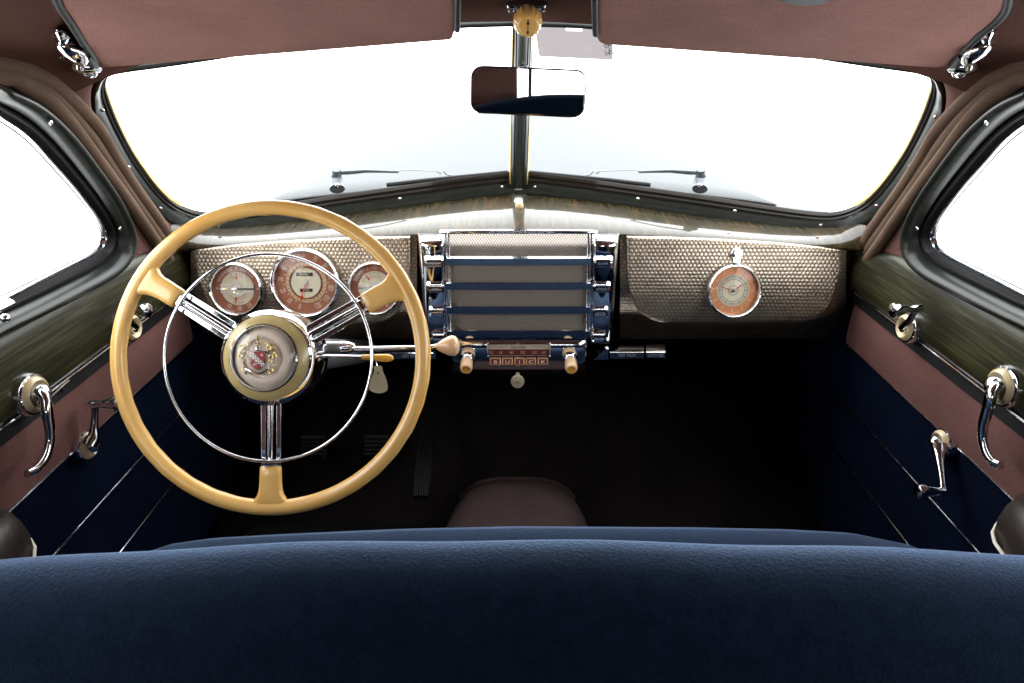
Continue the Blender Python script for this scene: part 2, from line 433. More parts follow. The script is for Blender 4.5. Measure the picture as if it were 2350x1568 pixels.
# roof sheet: columns over x from lace to lace; front edge follows the windshield top
front = [wp(-1, *p, .013) for p in [(262,148),(330,138),(400,128),(550,108),(700,88),(850,71),(1000,55),(1100,50),(1184,46)]]
front = ks(front, 3); front += [wp(1, *p, .013) for p in [(1100,50),(1000,55),(850,71),(700,88),(550,108),(400,128),(330,138),(262,148)]]
nF = len(front)
rows = [front]
yb = [.12, .3, .5, .75, 1.0]
edge_y = {-1: up_(-1, 0, 148).y, 1: up_(1, 0, 148).y}
eL = [up_(-1, 205, 277, -.004), up_(-1, 150, 222, -.004), up_(-1, 100, 182, -.004), up_(-1, 50, 159, -.004), up_(-1, 0, 148, -.004), upw(-1, .65, 1.155), upw(-1, .3, 1.17), upw(-1, 0, 1.17), upw(-1, -.6, 1.15), upw(-1, -1.1, 1.05)]
def srow(e, w):
    """row of points from left edge e to right edge mirrored, arched"""
    out = []
    for i in range(nF):
        t = i/(nF-1); x = e.x*(1-2*t)
        arch = (1 - abs(1-2*t)**2.2)
        out.append(V((x, e.y + w*arch*.0, e.z + arch*ARCH)))
    return out
for k, e in enumerate(eL[1:]):
    ARCH = [.105, .115, .125, .135, .15, .155, .16, .16, .15][k]
    r_ = srow(e, 0)
    # near the windshield, pull the middle of the row forward
    wgt = [.75, .55, .38, .22, 0, 0, 0, 0, 0][k]
    for i in range(nF):
        f = front[i]; c = 1 - abs(1 - 2*i/(nF-1))**4
        r_[i] = V((r_[i].x*(1-wgt*c) + f.x*wgt*c, r_[i].y*(1-wgt*c) + f.y*wgt*c, r_[i].z*(1-wgt*c) + (f.z)*wgt*c))
    rows.append(r_)
MB().use('headliner_cloth').quadgrid(rows).build('roof_lining', head, angle=70)
for s in (-1, 1):   # pillar covering between windshield frame and windlace
    a = ks([wp(s, *p, .008) for p in [(262,146),(244,156),(225,168),(214,182),(208,200),(206,225),(217,278),(255,345),(306,422),(358,484),(405,515),(440,560)]], 4)
    c = ks([up_(s, *p, -.004) for p in [(148,221),(165,238),(182,254),(198,270),(208,280),(218,292),(232,312),(262,364),(308,435),(352,495),(388,548),(408,640)]], 4)
    MB().use('headliner_cloth').quadgrid([[p.lerp(q, t) for p, q in zip(a, c)] for t in (-.06, 0, .33, .66, 1, 1.12)] + [[q + (q-p).normalized()*.05 + V((s*.022, 0, 0)) for p, q in zip(a, c)]]).build('pillar_cover', head, angle=70)
for s in (-1, 1):
    lace = thing('windlace', up_(s, 200, 300), ('twin ribbed beige cloth piping down the left windshield pillar' if s < 0 else 'twin ribbed beige cloth piping down the right windshield pillar'), 'piping', 'cloth windlaces')
    ext = [upw(s, .1, 1.16), upw(s, .45, 1.155), upw(s, .65, 1.145)]
    A = spline(ext + [up_(s, *p) for p in laceA[1:]], 90)
    B = spline([p + V((0, 0, -.03)) for p in ext] + [up_(s, *p, .004) for p in laceB[1:]], 90)
    MB().use('lace_cloth').tube(A, .013, 10).build('cloth_roll', lace, angle=80)
    MB().use('lace_cloth').tube(B, .0115, 10).build('cloth_roll', lace, angle=80)
    MB().use('lace_cloth').tube([p.lerp(q_, .5) - S_UP[s][1]*.005 for p, q_ in zip(A, B)], .0125, 10).build('cloth_roll', lace, angle=80)

# ------------------------------------------------------------ doors
belt_z = .682
m_out = [(-60,178),(0,196),(60,222),(110,258),(160,308),(215,380),(262,448),(292,505),(303,545),(297,585),(275,618),(235,648),(150,693),(60,736),(-60,795)]
m_in  = [(-60,232),(0,277),(45,308),(82,340),(120,382),(165,432),(198,472),(222,505),(236,535),(234,556),(222,570),(200,585),(112,628),(40,664),(-60,712)]
for s in (-1, 1):
    door = thing('door', (s*.70, .7, .3), ('left front door with olive woodgrain rail next to the steering wheel' if s < 0 else 'right front door with olive woodgrain rail next to the glovebox'), 'car door', 'front doors'); door['kind'] = 'thing'
    nI = S_UP[s][1]
    O = [up_(s, *p) for p in m_out]; I = [up_(s, *p, -.018) for p in m_in]
    rear_o = [upw(s, .66, 1.115), upw(s, .5, 1.12), upw(s, .38, 1.09), upw(s, .33, 1.0), upw(s, .34, .85), upw(s, .38, .80), upw(s, .48, .79)]
    rear_i = [upw(s, .66, 1.065, -.018), upw(s, .52, 1.07, -.018), upw(s, .43, 1.045, -.018), upw(s, .39, .98, -.018), upw(s, .40, .88, -.018), upw(s, .43, .84, -.018), upw(s, .50, .83, -.018)]
    O = ks([rear_o[6]] + rear_o[:6][::-1] + O + [rear_o[6]], 4); I = ks([rear_i[6]] + rear_i[:6][::-1] + I + [rear_i[6]], 4)
    def band(prof, mt, nm, ang=60):
        MB().use(mt).quadgrid([[a.lerp(c, t) + nI*h for a, c in zip(O, I)] for t, h in prof]).build(nm, door, angle=ang)
    band([(0, -.015), (0, .004), (.06, .012), (.16, .017), (.26, .018), (.36, .016), (.44, .009), (.48, .000)], 'moulding_paint', 'window_frame')
    band([(.46, .001), (.50, -.004), (.56, .001), (.64, .002), (.72, -.006), (.84, -.007)], 'rubber', 'rubber_channel')
    band([(.83, -.006), (.86, -.001), (.90, .001), (.94, -.001), (.96, -.006), (1.0, -.004), (1.01, -.01)], 'worn_chrome', 'glass_bead')
    gp = I[:-1]; MB().use('window_glass').add([p - nI*.004 for p in gp], [list(range(len(gp)))]).build('window_glass', door)
    for q in ((116,282),(275,525)):
        screw(up_(s, q[0], q[1], .016), nI, door, .95)
    # upper cloth panel between windlace and window frame
    lo = [up_(s, *p, -.003) for p in [(-60,158),(0,174),(47,192),(108,230),(162,288),(216,360),(270,432),(330,515),(375,575),(400,610),(400,640)]]
    P_ = ks([upw(s, .09, 1.15), upw(s, .45, 1.14), upw(s, .68, 1.12)] + lo[1:] + [upw(s, 1.18, .775), upw(s, .9, .772), upw(s, .6, .772), upw(s, .3, .772), upw(s, .08, .772)], 4)
    n_p = len(P_)
    Oo = spline([rear_o[2], rear_o[1], rear_o[0]] + [up_(s, *p) for p in m_out] + [rear_o[6], rear_o[5], rear_o[4]], n_p)
    # match by nearest arc
    Oo2 = []
    for p in P_:
        Oo2.append(min(O, key=lambda q: (q-p).length))
    MB().use('door_cloth').quadgrid([[a + (a-c).normalized()*.040 + V((s*.016, 0, 0)) for a, c in zip(P_, Oo2)], [a for a in P_], [a.lerp(c, .5) for a, c in zip(P_, Oo2)], [c + (c-a)*.08 for a, c in zip(P_, Oo2)]]).build('upper_cloth', door, angle=80)
    # woodgrain rail
    ys = [.05 + 1.27*i/20 for i in range(21)]
    prof = [(.700, .800), (.689, .797), (.681, .790), (.676, .779), (.674, .765), (.672, .735), (.671, .705), (.673, .692), (.680, belt_z), (.70, belt_z)]
    def taper(y): return 1.0 - .0*y
    rows = [[V((s*x, y, z + (.0 if y < 1.2 else -(y-1.2)*.25*(1 if z > .74 else 0)))) for y in ys] for x, z in prof]
    MB().use('door_wood').quadgrid(rows).build('woodgrain_rail', door, angle=70)
    MB().use('black_gap').box((s*.70, .68, .668), (1, 0, 0), (0, 1, 0), (0, 0, 1), .03, 1.28, .028).build('shadow_gap', door)
    MB().use('worn_chrome').tube([V((s*.678, y, belt_z-.001)) for y in (.05, .6, 1.30)], .0028, 8).build('trim_strip', door)
    # cloth panel and navy panel
    rows = [[V((s*x, y, z)) for y in (.05, .5, .9, 1.31)] for x, z in ((.692, .658), (.686, .65), (.684, .62), (.684, .58), (.686, .566))]
    MB().use('door_cloth').quadgrid(rows).build('cloth_panel', door, angle=70)
    rows = [[V((s*x, y, z)) for y in (.05, .5, .9, 1.31)] for x, z in ((.688, .566), (.688, .45), (.688, .34), (.69, .14))]
    MB().use('navy_panel').quadgrid(rows).build('lower_panel', door)
    for z in (.566, .450, .337):
        MB().use('worn_chrome').tube([V((s*.686, y, z)) for y in (.05, .6, 1.30)], .0021 if z > .5 else .0018, 8).build('trim_strip', door)
    MB().use('black_gap').quadgrid([[V((s*.70, y, z)) for y in (.04, 1.33)] for z in (.79, .14)]).build('door_core', door)
    # hardware -----------------------------------------------------
    nx = V((-s, 0, 0))
    def xp(x, y, X=.672): return on(x, y, V((s*X, 0, 0)), V((1, 0, 0)))
    def escutcheon(c, r, nm, par):
        h = MB(); f = frame(c, nx)
        h.use('chrome').lathe([(r, -.004), (r*1.0, .004), (r*.95, .008), (r*.86, .009)], f, 40)
        h.use('pale_ivory').lathe([(r*.86, .0085), (r*.80, .013), (r*.66, .016), (r*.5, .013), (r*.42, .010), (.001, .010)], f, 40)
        return h.build(nm, par)
    # pull handle
    if s < 0:
        hc = xp(66, 905); er = .030
        path = [(90, 902), (99, 905), (106, 920), (108, 945), (114, 985), (113, 1020), (103, 1052), (85, 1075), (63, 1088)]
    else:
        hc = xp(2312, 887, .672); er = .030
        path = [(2290, 886), (2282, 890), (2275, 905), (2267, 938), (2257, 975), (2256, 1010), (2264, 1040), (2278, 1060), (2296, 1068)]
    hd = MB(); out = [.022, .028, .031, .033, .033, .032, .031, .029, .026]
    pts = [on(x, y, V((s*(.672-o_), 0, 0)), V((1, 0, 0))) for (x, y), o_ in zip(path, out)]
    pts = spline(pts, 36)
    rr = [.0105 - .0040*abs(i/35-.15)**.8 for i in range(36)]
    hd.use('chrome').tube(pts, rr, 14, flat=.75)
    hf = frame(hc, nx); hd.lathe([(.015, .008), (.0155, .016), (.0125, .024), (.006, .029), (.001, .030)], hf, 28)
    handle = hd.build('door_handle', door, angle=60)
    escutcheon(hc, er, 'escutcheon', handle)
    # window crank
    if s < 0:
        cc = xp(190, 1022, .684); arm = [(203, 1022), (214, 1000), (217, 965), (218, 935)]; ka, kb = (211, 928), (250, 937)
    else:
        cc = xp(2172, 1017, .684); arm = [(2156, 1018), (2157, 1052), (2162, 1090), (2166, 1128)]; ka, kb = (2170, 1128), (2140, 1143)
    cr = MB(); xs_ = [.018, .022, .024, .026]
    pts = spline([on(x, y, V((s*(.684-o_), 0, 0)), V((1, 0, 0))) for (x, y), o_ in zip(arm, xs_)], 14)
    cr.use('dark_chrome' if s < 0 else 'chrome').tube(pts, [.012, .0115, .011, .0095, .008, .007, .0062, .0058, .0055, .0052, .005, .005, .005, .0055], 12, flat=.6)
    cr.use('chrome').lathe([(.012, .006), (.0125, .014), (.011, .021), (.006, .026), (.001, .027)], frame(cc, nx), 24)
    crank = cr.build('window_crank', door, angle=60)
    escutcheon(cc, .0250, 'escutcheon', crank)
    k0 = on(*ka, V((s*.660, 0, 0)), V((1, 0, 0))); k1 = k0 + V((-s*.040, 0, .002)) if s < 0 else k0 + V((-s*.036, 0, 0))
    d_ = (k1-k0).normalized()
    MB().use('worn_chrome').lathe([(.001, -.004), (.006, -.003), (.0065, .004), (.0055, .012), (.0085, .026), (.0115, .036), (.0112, .043), (.0085, .045), (.001, .0455)], frame(k0, d_), 22).build('crank_knob', crank)
    # vent crank on the wood rail
    vc = xp(292 if s < 0 else 2090, 752, .671)
    v_ = MB(); v_.use('chrome').lathe([(.0095, .006), (.010, .012), (.008, .017), (.001, .019)], frame(vc, nx), 22)
    p1 = on(300 if s < 0 else 2088, 740 if s < 0 else 735, V((s*.650, 0, 0)), V((1, 0, 0)))
    p2 = on(2102 if s > 0 else 288, 708, V((s*.648, 0, 0)), V((1, 0, 0)))
    v_.tube([vc + nx*.014, p1, p2], [.0065, .0055, .0048], 12)
    vk = v_.build('vent_crank', door, angle=60)
    MB().use('chrome').lathe([(.001, -.010), (.006, -.009), (.006, .004), (.005, .012), (.0085, .024), (.0125, .034), (.012, .040), (.009, .042), (.001, .0425)], frame(p2, V((-s, -.12, -.05))), 22).build('crank_knob', vk)
    escutcheon(vc, .0265, 'escutcheon', vk)
    # latch bits in the belt gap
    lt = MB().use('chrome')
    for px in ((135, 893),) if s < 0 else ((2228, 862),):
        c = on(px[0], px[1], V((s*.684, 0, 0)), V((1, 0, 0))); lt.tube([c + V((0, -.025, -.002)), c + V((0, .022, .003))], [.0028, .0036], 8); lt.tube([c + V((0, .004, -.008)), c + V((0, .006, .010))], .0022, 8)
    lt.build('belt_clip', door)
    # armrest
    rows = []; px = (50, 1230) if s < 0 else (2325, 1215)
    sect = [(.690, -.075), (.660, -.078), (.632, -.066), (.617, -.036), (.615, 0), (.622, .028), (.640, .044), (.662, .050), (.690, .050)]
    zc = .555 if s < 0 else .566; yn = .742 if s < 0 else .775
    for i in range(17):
        t = i/16; y = .16 + (yn-.16)*t; k = math.sqrt(max(1 - max(0, (t-.62)/.38)**2.2, .0004))
        rows.append([V((s*(.690 - (.690-x)*(.35+.65*k if t > .62 else 1)*(1 if k > .05 else .1)), y, zc + z*(.25+.75*k) + .004)) for x, z in sect])
    ar = MB().use('brown_leather').quadgrid(rows)
    arm_ = ar.build('armrest', door, angle=80)
    pp = [V((r_[3].x - s*.0015, r_[3].y, r_[3].z)) for r_ in rows] + [V((s*.688, yn+.004, zc-.02))]
    MB().use('dial_white').tube(spline(pp, 40), .0024, 8).build('piping', arm_)
if True:  # small chrome bracket on the sill of the left window
    pass

# wing window latch: a chrome latch at the left window sill
dl = [o for o in col.objects if o.name.startswith('door')][0]
b = MB().use('chrome'); c = up_(-1, 14, 706, .012)
b.tube([c + V((0, -.05, .006)), c + V((0, .012, .004))], [.008, .006], 10, flat=.5); b.sphere(frame(c + V((.004, -.012, -.010)), S_UP[-1][1]), .006, .006, .006, 12, 8)
b.build('window_latch', dl, angle=60)

# kick panels, firewall, floor
floor = MB().use('shaded_carpet')
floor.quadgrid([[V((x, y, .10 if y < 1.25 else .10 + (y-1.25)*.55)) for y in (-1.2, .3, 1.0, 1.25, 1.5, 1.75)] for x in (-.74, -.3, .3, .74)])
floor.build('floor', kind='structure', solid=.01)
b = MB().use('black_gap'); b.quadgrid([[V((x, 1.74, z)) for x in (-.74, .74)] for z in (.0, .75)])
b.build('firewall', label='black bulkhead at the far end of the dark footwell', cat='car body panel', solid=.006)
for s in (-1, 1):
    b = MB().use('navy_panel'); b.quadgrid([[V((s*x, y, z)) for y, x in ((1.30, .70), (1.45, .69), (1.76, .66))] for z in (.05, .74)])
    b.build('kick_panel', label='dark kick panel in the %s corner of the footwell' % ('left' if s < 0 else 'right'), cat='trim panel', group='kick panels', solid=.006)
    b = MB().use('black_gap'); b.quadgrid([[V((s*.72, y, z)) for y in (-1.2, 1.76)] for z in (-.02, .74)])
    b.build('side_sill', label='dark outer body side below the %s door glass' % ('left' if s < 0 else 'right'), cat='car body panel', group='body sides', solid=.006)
# transmission hump
rows = []
for i in range(15):
    t = i/14; y = .55 + (1.33-.55)*t; hz = .262 if t < .8 else .262 - .06*((t-.8)/.2)**2
    rows.append([V((.0 + (.182 - .040*max(0, t-.7)/.3)*math.copysign(abs(math.cos(a))**.75, math.cos(a)), y, .10 + (hz-.10)*abs(math.sin(a))**.8)) for a in [PI*k/20 for k in range(21)]])
b = MB().use('carpet').quadgrid(rows)
b.tube([p + V((0, .003, .002)) for p in rows[-1]], .006, 6)
b.build('transmission_hump', label='brown carpeted floor hump in front of the seat', cat='floor hump', angle=70)
# pedals
def fl(x, y, z): r = ray(x, y); t = (z - CZ)/r.z; return CAM + r*t
for (x0, x1, y0, y1, nm, lb) in ((690, 752, 1000, 1046, 'clutch_pedal', 'ribbed black rubber clutch pedal left of the brake'), (834, 896, 998, 1046, 'brake_pedal', 'ribbed black rubber brake pedal between clutch and accelerator')):
    c = D((x0+x1)/2, (y0+y1)/2, 1.62)
    w = (x1-x0)/F*1.62; h = (y1-y0)/F*1.62*1.1; up = V((0, .35, .94)); nn = V((0, -.94, .35))
    t = thing(nm, c - nn*.02, lb, 'pedal', 'foot pedals')
    MB().use('rubber').box(c, (1, 0, 0), up, nn, w, h, .014).build('pad', t, bevel=.005)
    r_ = MB().use('rubber')
    for i in range(5): r_.tube([c + nn*.008 + up*(h*(-.36+.18*i)) + V((-w*.42, 0, 0)), c + nn*.008 + up*(h*(-.36+.18*i)) + V((w*.42, 0, 0))], .003, 6)
    r_.build('tread_rib', t)
    MB().use('steel_grey').tube([c - nn*.01, c - nn*.06 + V((0, 0, -.05)), c + V((0, .12, -.2))], .009, 8).build('stem', t)
t = thing('accelerator_pedal', fl(960, 1150, .14), 'long ribbed black accelerator pedal beside the floor hump', 'pedal', 'foot pedals')
q = [D(946, 1140, 1.40), D(984, 1140, 1.40), D(1002, 960, 1.60), D(960, 960, 1.60)]
nn = (q[1]-q[0]).cross(q[3]-q[0]).normalized()
if nn.y > 0: nn = -nn
MB().use('rubber').prism([p - nn*.012 for p in q], q).build('pad', t, bevel=.005)
r_ = MB().use('rubber')
for i in range(6):
    f = .12 + .15*i; r_.tube([q[0].lerp(q[1], f) + nn*.001, q[3].lerp(q[2], f) + nn*.001], .0028, 6)
r_.build('tread_rib', t)
# floor mat
mt_ = MB().use('rubber')
q = [fl(560, 1230, .115), fl(1003, 1225, .115), fl(1008, 1145, .115), fl(620, 1165, .115)]
mt_.prism([p - V((0, 0, .01)) for p in q], q)
for i in range(26):
    f = .02 + .96*i/25; a_ = q[0].lerp(q[3], f); c_ = q[1].lerp(q[2], f); mt_.tube([a_.lerp(c_, .02), a_.lerp(c_, .98)], .0028, 5)
mt_.build('floor_mat', label='black ribbed rubber mat on the driver side floor', cat='floor mat')

# ------------------------------------------------------------ dashboard
DN = V((0, -math.cos(R_(12)), math.sin(R_(12)))); DU = V((0, math.sin(R_(12)), math.cos(R_(12)))); X = V((1, 0, 0))
D0 = D(1190, 650, 1.36)
PX = 1.36/F
def dp(x, y, h=0): return on(x, y, D0 + DN*h, DN)
def gv(x, y, h=0): return on(x, y, D0 + V((0, -h, 0)), V((0, -1, 0)))
dash = thing('dashboard', (0, 1.35, .55), 'olive woodgrain dashboard with embossed metal instrument panels and round dials', 'dashboard')
# top: from under the windshield frame to the panel
def topy(x):   # lower edge of frame
    xs = [395, 460, 520, 600, 700, 800, 900, 1000, 1100, 1190]; ys = [512, 531, 531, 524, 512, 499, 485, 471, 459, 452]
    xx = x if x <= 1190 else 2380 - x
    for i in range(9):
        if xs[i] <= xx <= xs[i+1]: f = (xx-xs[i])/(xs[i+1]-xs[i]); return ys[i] + f*(ys[i+1]-ys[i])
    return ys[0] if xx < xs[0] else ys[-1]
def boty(x):
    xx = x if x <= 1190 else 2380 - x
    u = (1190-xx)/750; return 541 + 34*max(0, (u-.25)/.75)**1.7
rows = [[] for _ in range(15)]
for i in range(81):
    x = 398 + (1982-398)*i/80; s = -1 if x <= 1190 else 1; xl = x if s < 0 else 2380 - x
    a = wp(s, xl, topy(x) - 10, .002); c = dp(x, boty(x) - 3, -.002)
    # profile: nearly level shelf that rolls over to the vertical face
    dz = a.z - c.z; dy = a.y - c.y
    crease = .004*math.exp(-((x-1190)/22)**2)
    for j in range(13):
        t = j/12
        # quarter-ellipse like roll: y moves first, z falls at the end
        yy = a.y - dy*(math.sin(t*PI/2)*.88 + t*.12)
        zz = a.z - dz*(1 - math.cos(t*PI/2)**1.0*.88 - (1-t)*.12) + crease*math.sin(PI*t)
        rows[j].append(V((a.x + (c.x-a.x)*t, yy, zz)))
    rows[13].append(c - DU*.003 - DN*.012); rows[14].append(c - DU*.005 - DN*.034)
MB().use('dash_wood').quadgrid(rows).build('woodgrain_top', dash, angle=80)
for s in (-1, 1):  # end caps
    m_ = lambda x: x if s < 0 else 2380 - x
    pts = [on(m_(x), y, V((0, 1.35, 0)), V((0, 1, 0))) for x, y in ((452, 560), (402, 545), (395, 580), (405, 640), (425, 700), (455, 700))]
    MB().use('dash_wood').prism([p + V((0, .05, 0)) for p in pts], pts).build('end_cap', dash, bevel=.008)
# base panels, embossed and recessed, curling under at the bottom
def ylerp(px, x):
    for (a, p), (c, q_) in zip(px, px[1:]):
        if a <= x <= c: return p + (q_-p)*(x-a)/max(c-a, 1e-6)
    return px[0][1] if x < px[0][0] else px[-1][1]
TOP = [(1437, 541), (1520, 542), (1620, 546), (1730, 552), (1820, 559), (1880, 566), (1930, 574), (1936, 577)]
BOT = [(1437, 543), (1438.5, 610), (1442, 650), (1450, 683), (1460, 705), (1474, 722), (1492, 734), (1515, 741), (1600, 743), (1800, 742), (1845, 740), (1872, 733), (1893, 718), (1908, 695), (1919, 655), (1928, 612), (1936, 578)]
def pbulge(x, y):
    t = (y - ylerp(TOP, x))/190
    return .011 - .017*((t-.38)/.62)**2 if t > .38 else .011 - .003*((.38-t)/.38)**2
for s in (-1, 1):
    m_ = lambda x: x if s > 0 else 2380 - x
    rows = []
    for t, h in ((0, -.05), (0, -.032), (.4, -.034), (.66, -.040), (.78, -.065), (.90, -.105), (1, -.15)):
        rows.append([dp(m_(x), ylerp([(1420, 541), (1620, 545), (1880, 566), (1950, 577)], x) + t*(778 - (60 if x > 1900 else 0)*((x-1900)/50)**2 - ylerp([(1420, 541), (1620, 545), (1880, 566), (1950, 577)], x)), h) for x in [1423 + (1942-1423)*i/30 for i in range(31)]])
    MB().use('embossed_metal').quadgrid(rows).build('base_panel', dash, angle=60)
    cols = sorted(set([x for x, _ in BOT] + [1437 + 499*i/40 for i in range(41)] + [1439.5, 1440, 1446, 1455, 1467, 1483, 1503, 1858, 1883, 1901, 1914, 1924, 1933]))
    vs = [(0, -.016), (0, -.006), (.012, -.001), (.035, .001), (.07, .0005)] + [(.07 + .9*i/16, 0) for i in range(1, 16)] + [(.965, 0), (.985, -.002), (1, -.007), (1, -.034)]
    rows = []
    for t, h in vs:
        r_ = []
        for x in cols:
            a, c = ylerp(TOP, x), ylerp(BOT, x); y = a + (c-a)*t; ed = max(0, 1-(x-1437)/7)**2*.006 + max(0, 1-(1936-x)/8)**2*.006
            r_.append(dp(m_(x), y, h + (pbulge(x, y) if 0 < t < 1 else pbulge(x, y)*(.55 if t else .8)) - ed))
        rows.append(r_)
    gp = MB().use('embossed_metal').quadgrid(rows)
    gp.add([r_[0] for r_ in rows] , [list(range(len(rows)))])
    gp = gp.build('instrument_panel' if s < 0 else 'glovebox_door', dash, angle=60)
    if s > 0: glove = gp
# glovebox lock
c = dp(1689, 582, .008); lk = MB(); f = frame(c, DN)
lk.use('chrome').lathe([(.0125, 0), (.0125, .005), (.010, .008), (.0088, .008), (.0088, .016), (.007, .018), (.001, .018)], f, 30)
lk.box(c - DU*.013 + DN*.004, X, DU, DN, .013, .009, .007)
lk.use('ink').box(c + DN*.0181, X, DU, DN, .009, .0022, .0006)
lk.build('lock', glove, angle=40)

def ring(mb, f, r0, r1, h0, h1, n=56): mb.lathe([(r0, h0), (r1, h1)], f, n)
def pol(f, r, a, h=0): return f @ V((r*math.cos(R_(a)), r*math.sin(R_(a)), h))
def dial_text(mb, f, body, r, a, h, size, xs=.6, flip=None):
    inw = math.sin(R_(a)) < -.15 if flip is None else flip
    rot = a - 90 if not inw else a + 90
    T = f @ M.Translation(V((r*math.cos(R_(a)), r*math.sin(R_(a)), h))) @ M.Rotation(R_(rot), 4, 'Z')
    mb.text(body, T, size, xs, .00015)
def arc_text(mb, f, body, r, a0, a1, h, size, xs=.6, flip=False):
    for i, ch in enumerate(body):
        if ch == ' ': continue
        a = a0 + (a1-a0)*i/max(1, len(body)-1); dial_text(mb, f, ch, r, a, h, size, xs, flip)
def bezel(par, f, r, nm='bezel'):
    b = MB().use('chrome').lathe([(r*1.0, 0), (r*1.01, .006), (r*.985, .012), (r*.94, .0145), (r*.895, .012), (r*.875, .006), (r*.87, -.006)], f, 64)
    return b.build(nm, par, angle=50)
def lens(par, f, r):
    return MB().use('lens').lathe([(r*.88, .007), (r*.7, .0095), (r*.4, .0115), (.0005, .0125)], f, 48).build('lens', par, angle=80)
def tick(mb, f, r0, r1, a, w, h):
    mb.box(pol(f, (r0+r1)/2, a, h), f.to_3x3() @ V((math.cos(R_(a)), math.sin(R_(a)), 0)), f.to_3x3() @ V((-math.sin(R_(a)), math.cos(R_(a)), 0)), f.to_3x3() @ V((0, 0, 1)), abs(r1-r0), w, .0003)
K = PX*1.02
# speedometer
f = frame(dp(702, 649, .0145), DN); hub0 = f.translation.copy()
sp_ = MB().use('steel_grey').lathe([(77*K, -.008), (77*K, .001)], f, 40).build('speedometer', dash)
bezel(sp_, f, 77.5*K); lens(sp_, f, 77.5*K)
d = MB()
d.use('copper_brown').lathe([(68.5*K, -.002), (.0005, -.002)], f, 64)
d.use('dial_tan'); ring(d, f, 45.5*K, 33*K, -.0012, -.0012); ring(d, f, 45.7*K, 45.5*K, -.002, -.0012)
d.use('chrome').lathe([(35.5*K, -.0012), (35*K, .001), (33.4*K, .001), (33*K, -.0008)], f, 56)
d.use('cream').lathe([(33.2*K, -.0006), (.0005, -.0006)], f, 40)
d.use('deep_red').lathe([(37.5*K, -.0008), (35.6*K, -.0008)], f, 56)
d.use('ink')
for i in range(25):
    tick(d, f, 37.5*K, 44.5*K, 252 - 13.25*i, .0007, -.0010)
d.use('dial_white')
for i in range(13):
    dial_text(d, f, str(i*10), 57.0*K, 252 - 26.5*i, -.0015, .0165, .52)
    if i < 12: d.box(pol(f, 49*K, 252-26.5*(i+.5), -.0016), f.to_3x3() @ X, f.to_3x3() @ V((0, 1, 0)), f.to_3x3() @ V((0, 0, 1)), .0022, .0022, .0004)
d.use('ink'); d.box(f @ V((-.002, .0165, 0)), X, DU, DN, .0330, .0070, .0006); d.box(f @ V((0, -.0150, 0)), X, DU, DN, .0250, .0065, .0006)
d.use('cream'); d.text('30054', f @ M.Translation((-.004, .0165, .0006)), .0072, .95, .0001); d.text('1052', f @ M.Translation((0, -.0150, .0006)), .0066, .95, .0001)
d.build('dial', sp_, angle=50)
nd = MB().use('red'); a = R_(251.5); dr = f.to_3x3() @ V((math.cos(a), math.sin(a), 0)); pr = f.to_3x3() @ V((-math.sin(a), math.cos(a), 0))
cc = f @ V((0, 0, .003)); nd.prism([cc + dr*.0 + pr*.0010, cc - pr*.0010, cc + dr*43*K - pr*.0006, cc + dr*43*K + pr*.0006], [p + DN*.0006 for p in (cc + pr*.0010, cc - pr*.0010, cc + dr*43*K - pr*.0006, cc + dr*43*K + pr*.0006)])
nd.prism([cc + dr*32*K + pr*.0026, cc + dr*28*K, cc + dr*32*K - pr*.0026, cc + dr*43*K], [p + DN*.0008 for p in (cc + dr*32*K + pr*.0026, cc + dr*28*K, cc + dr*32*K - pr*.0026, cc + dr*43*K)])
nd.use('steel_grey').tube([cc + DN*.001 - dr*9*K, cc + DN*.001 + dr*4*K], [.0012, .0042], 10, flat=.5)
nd.build('needle', sp_)
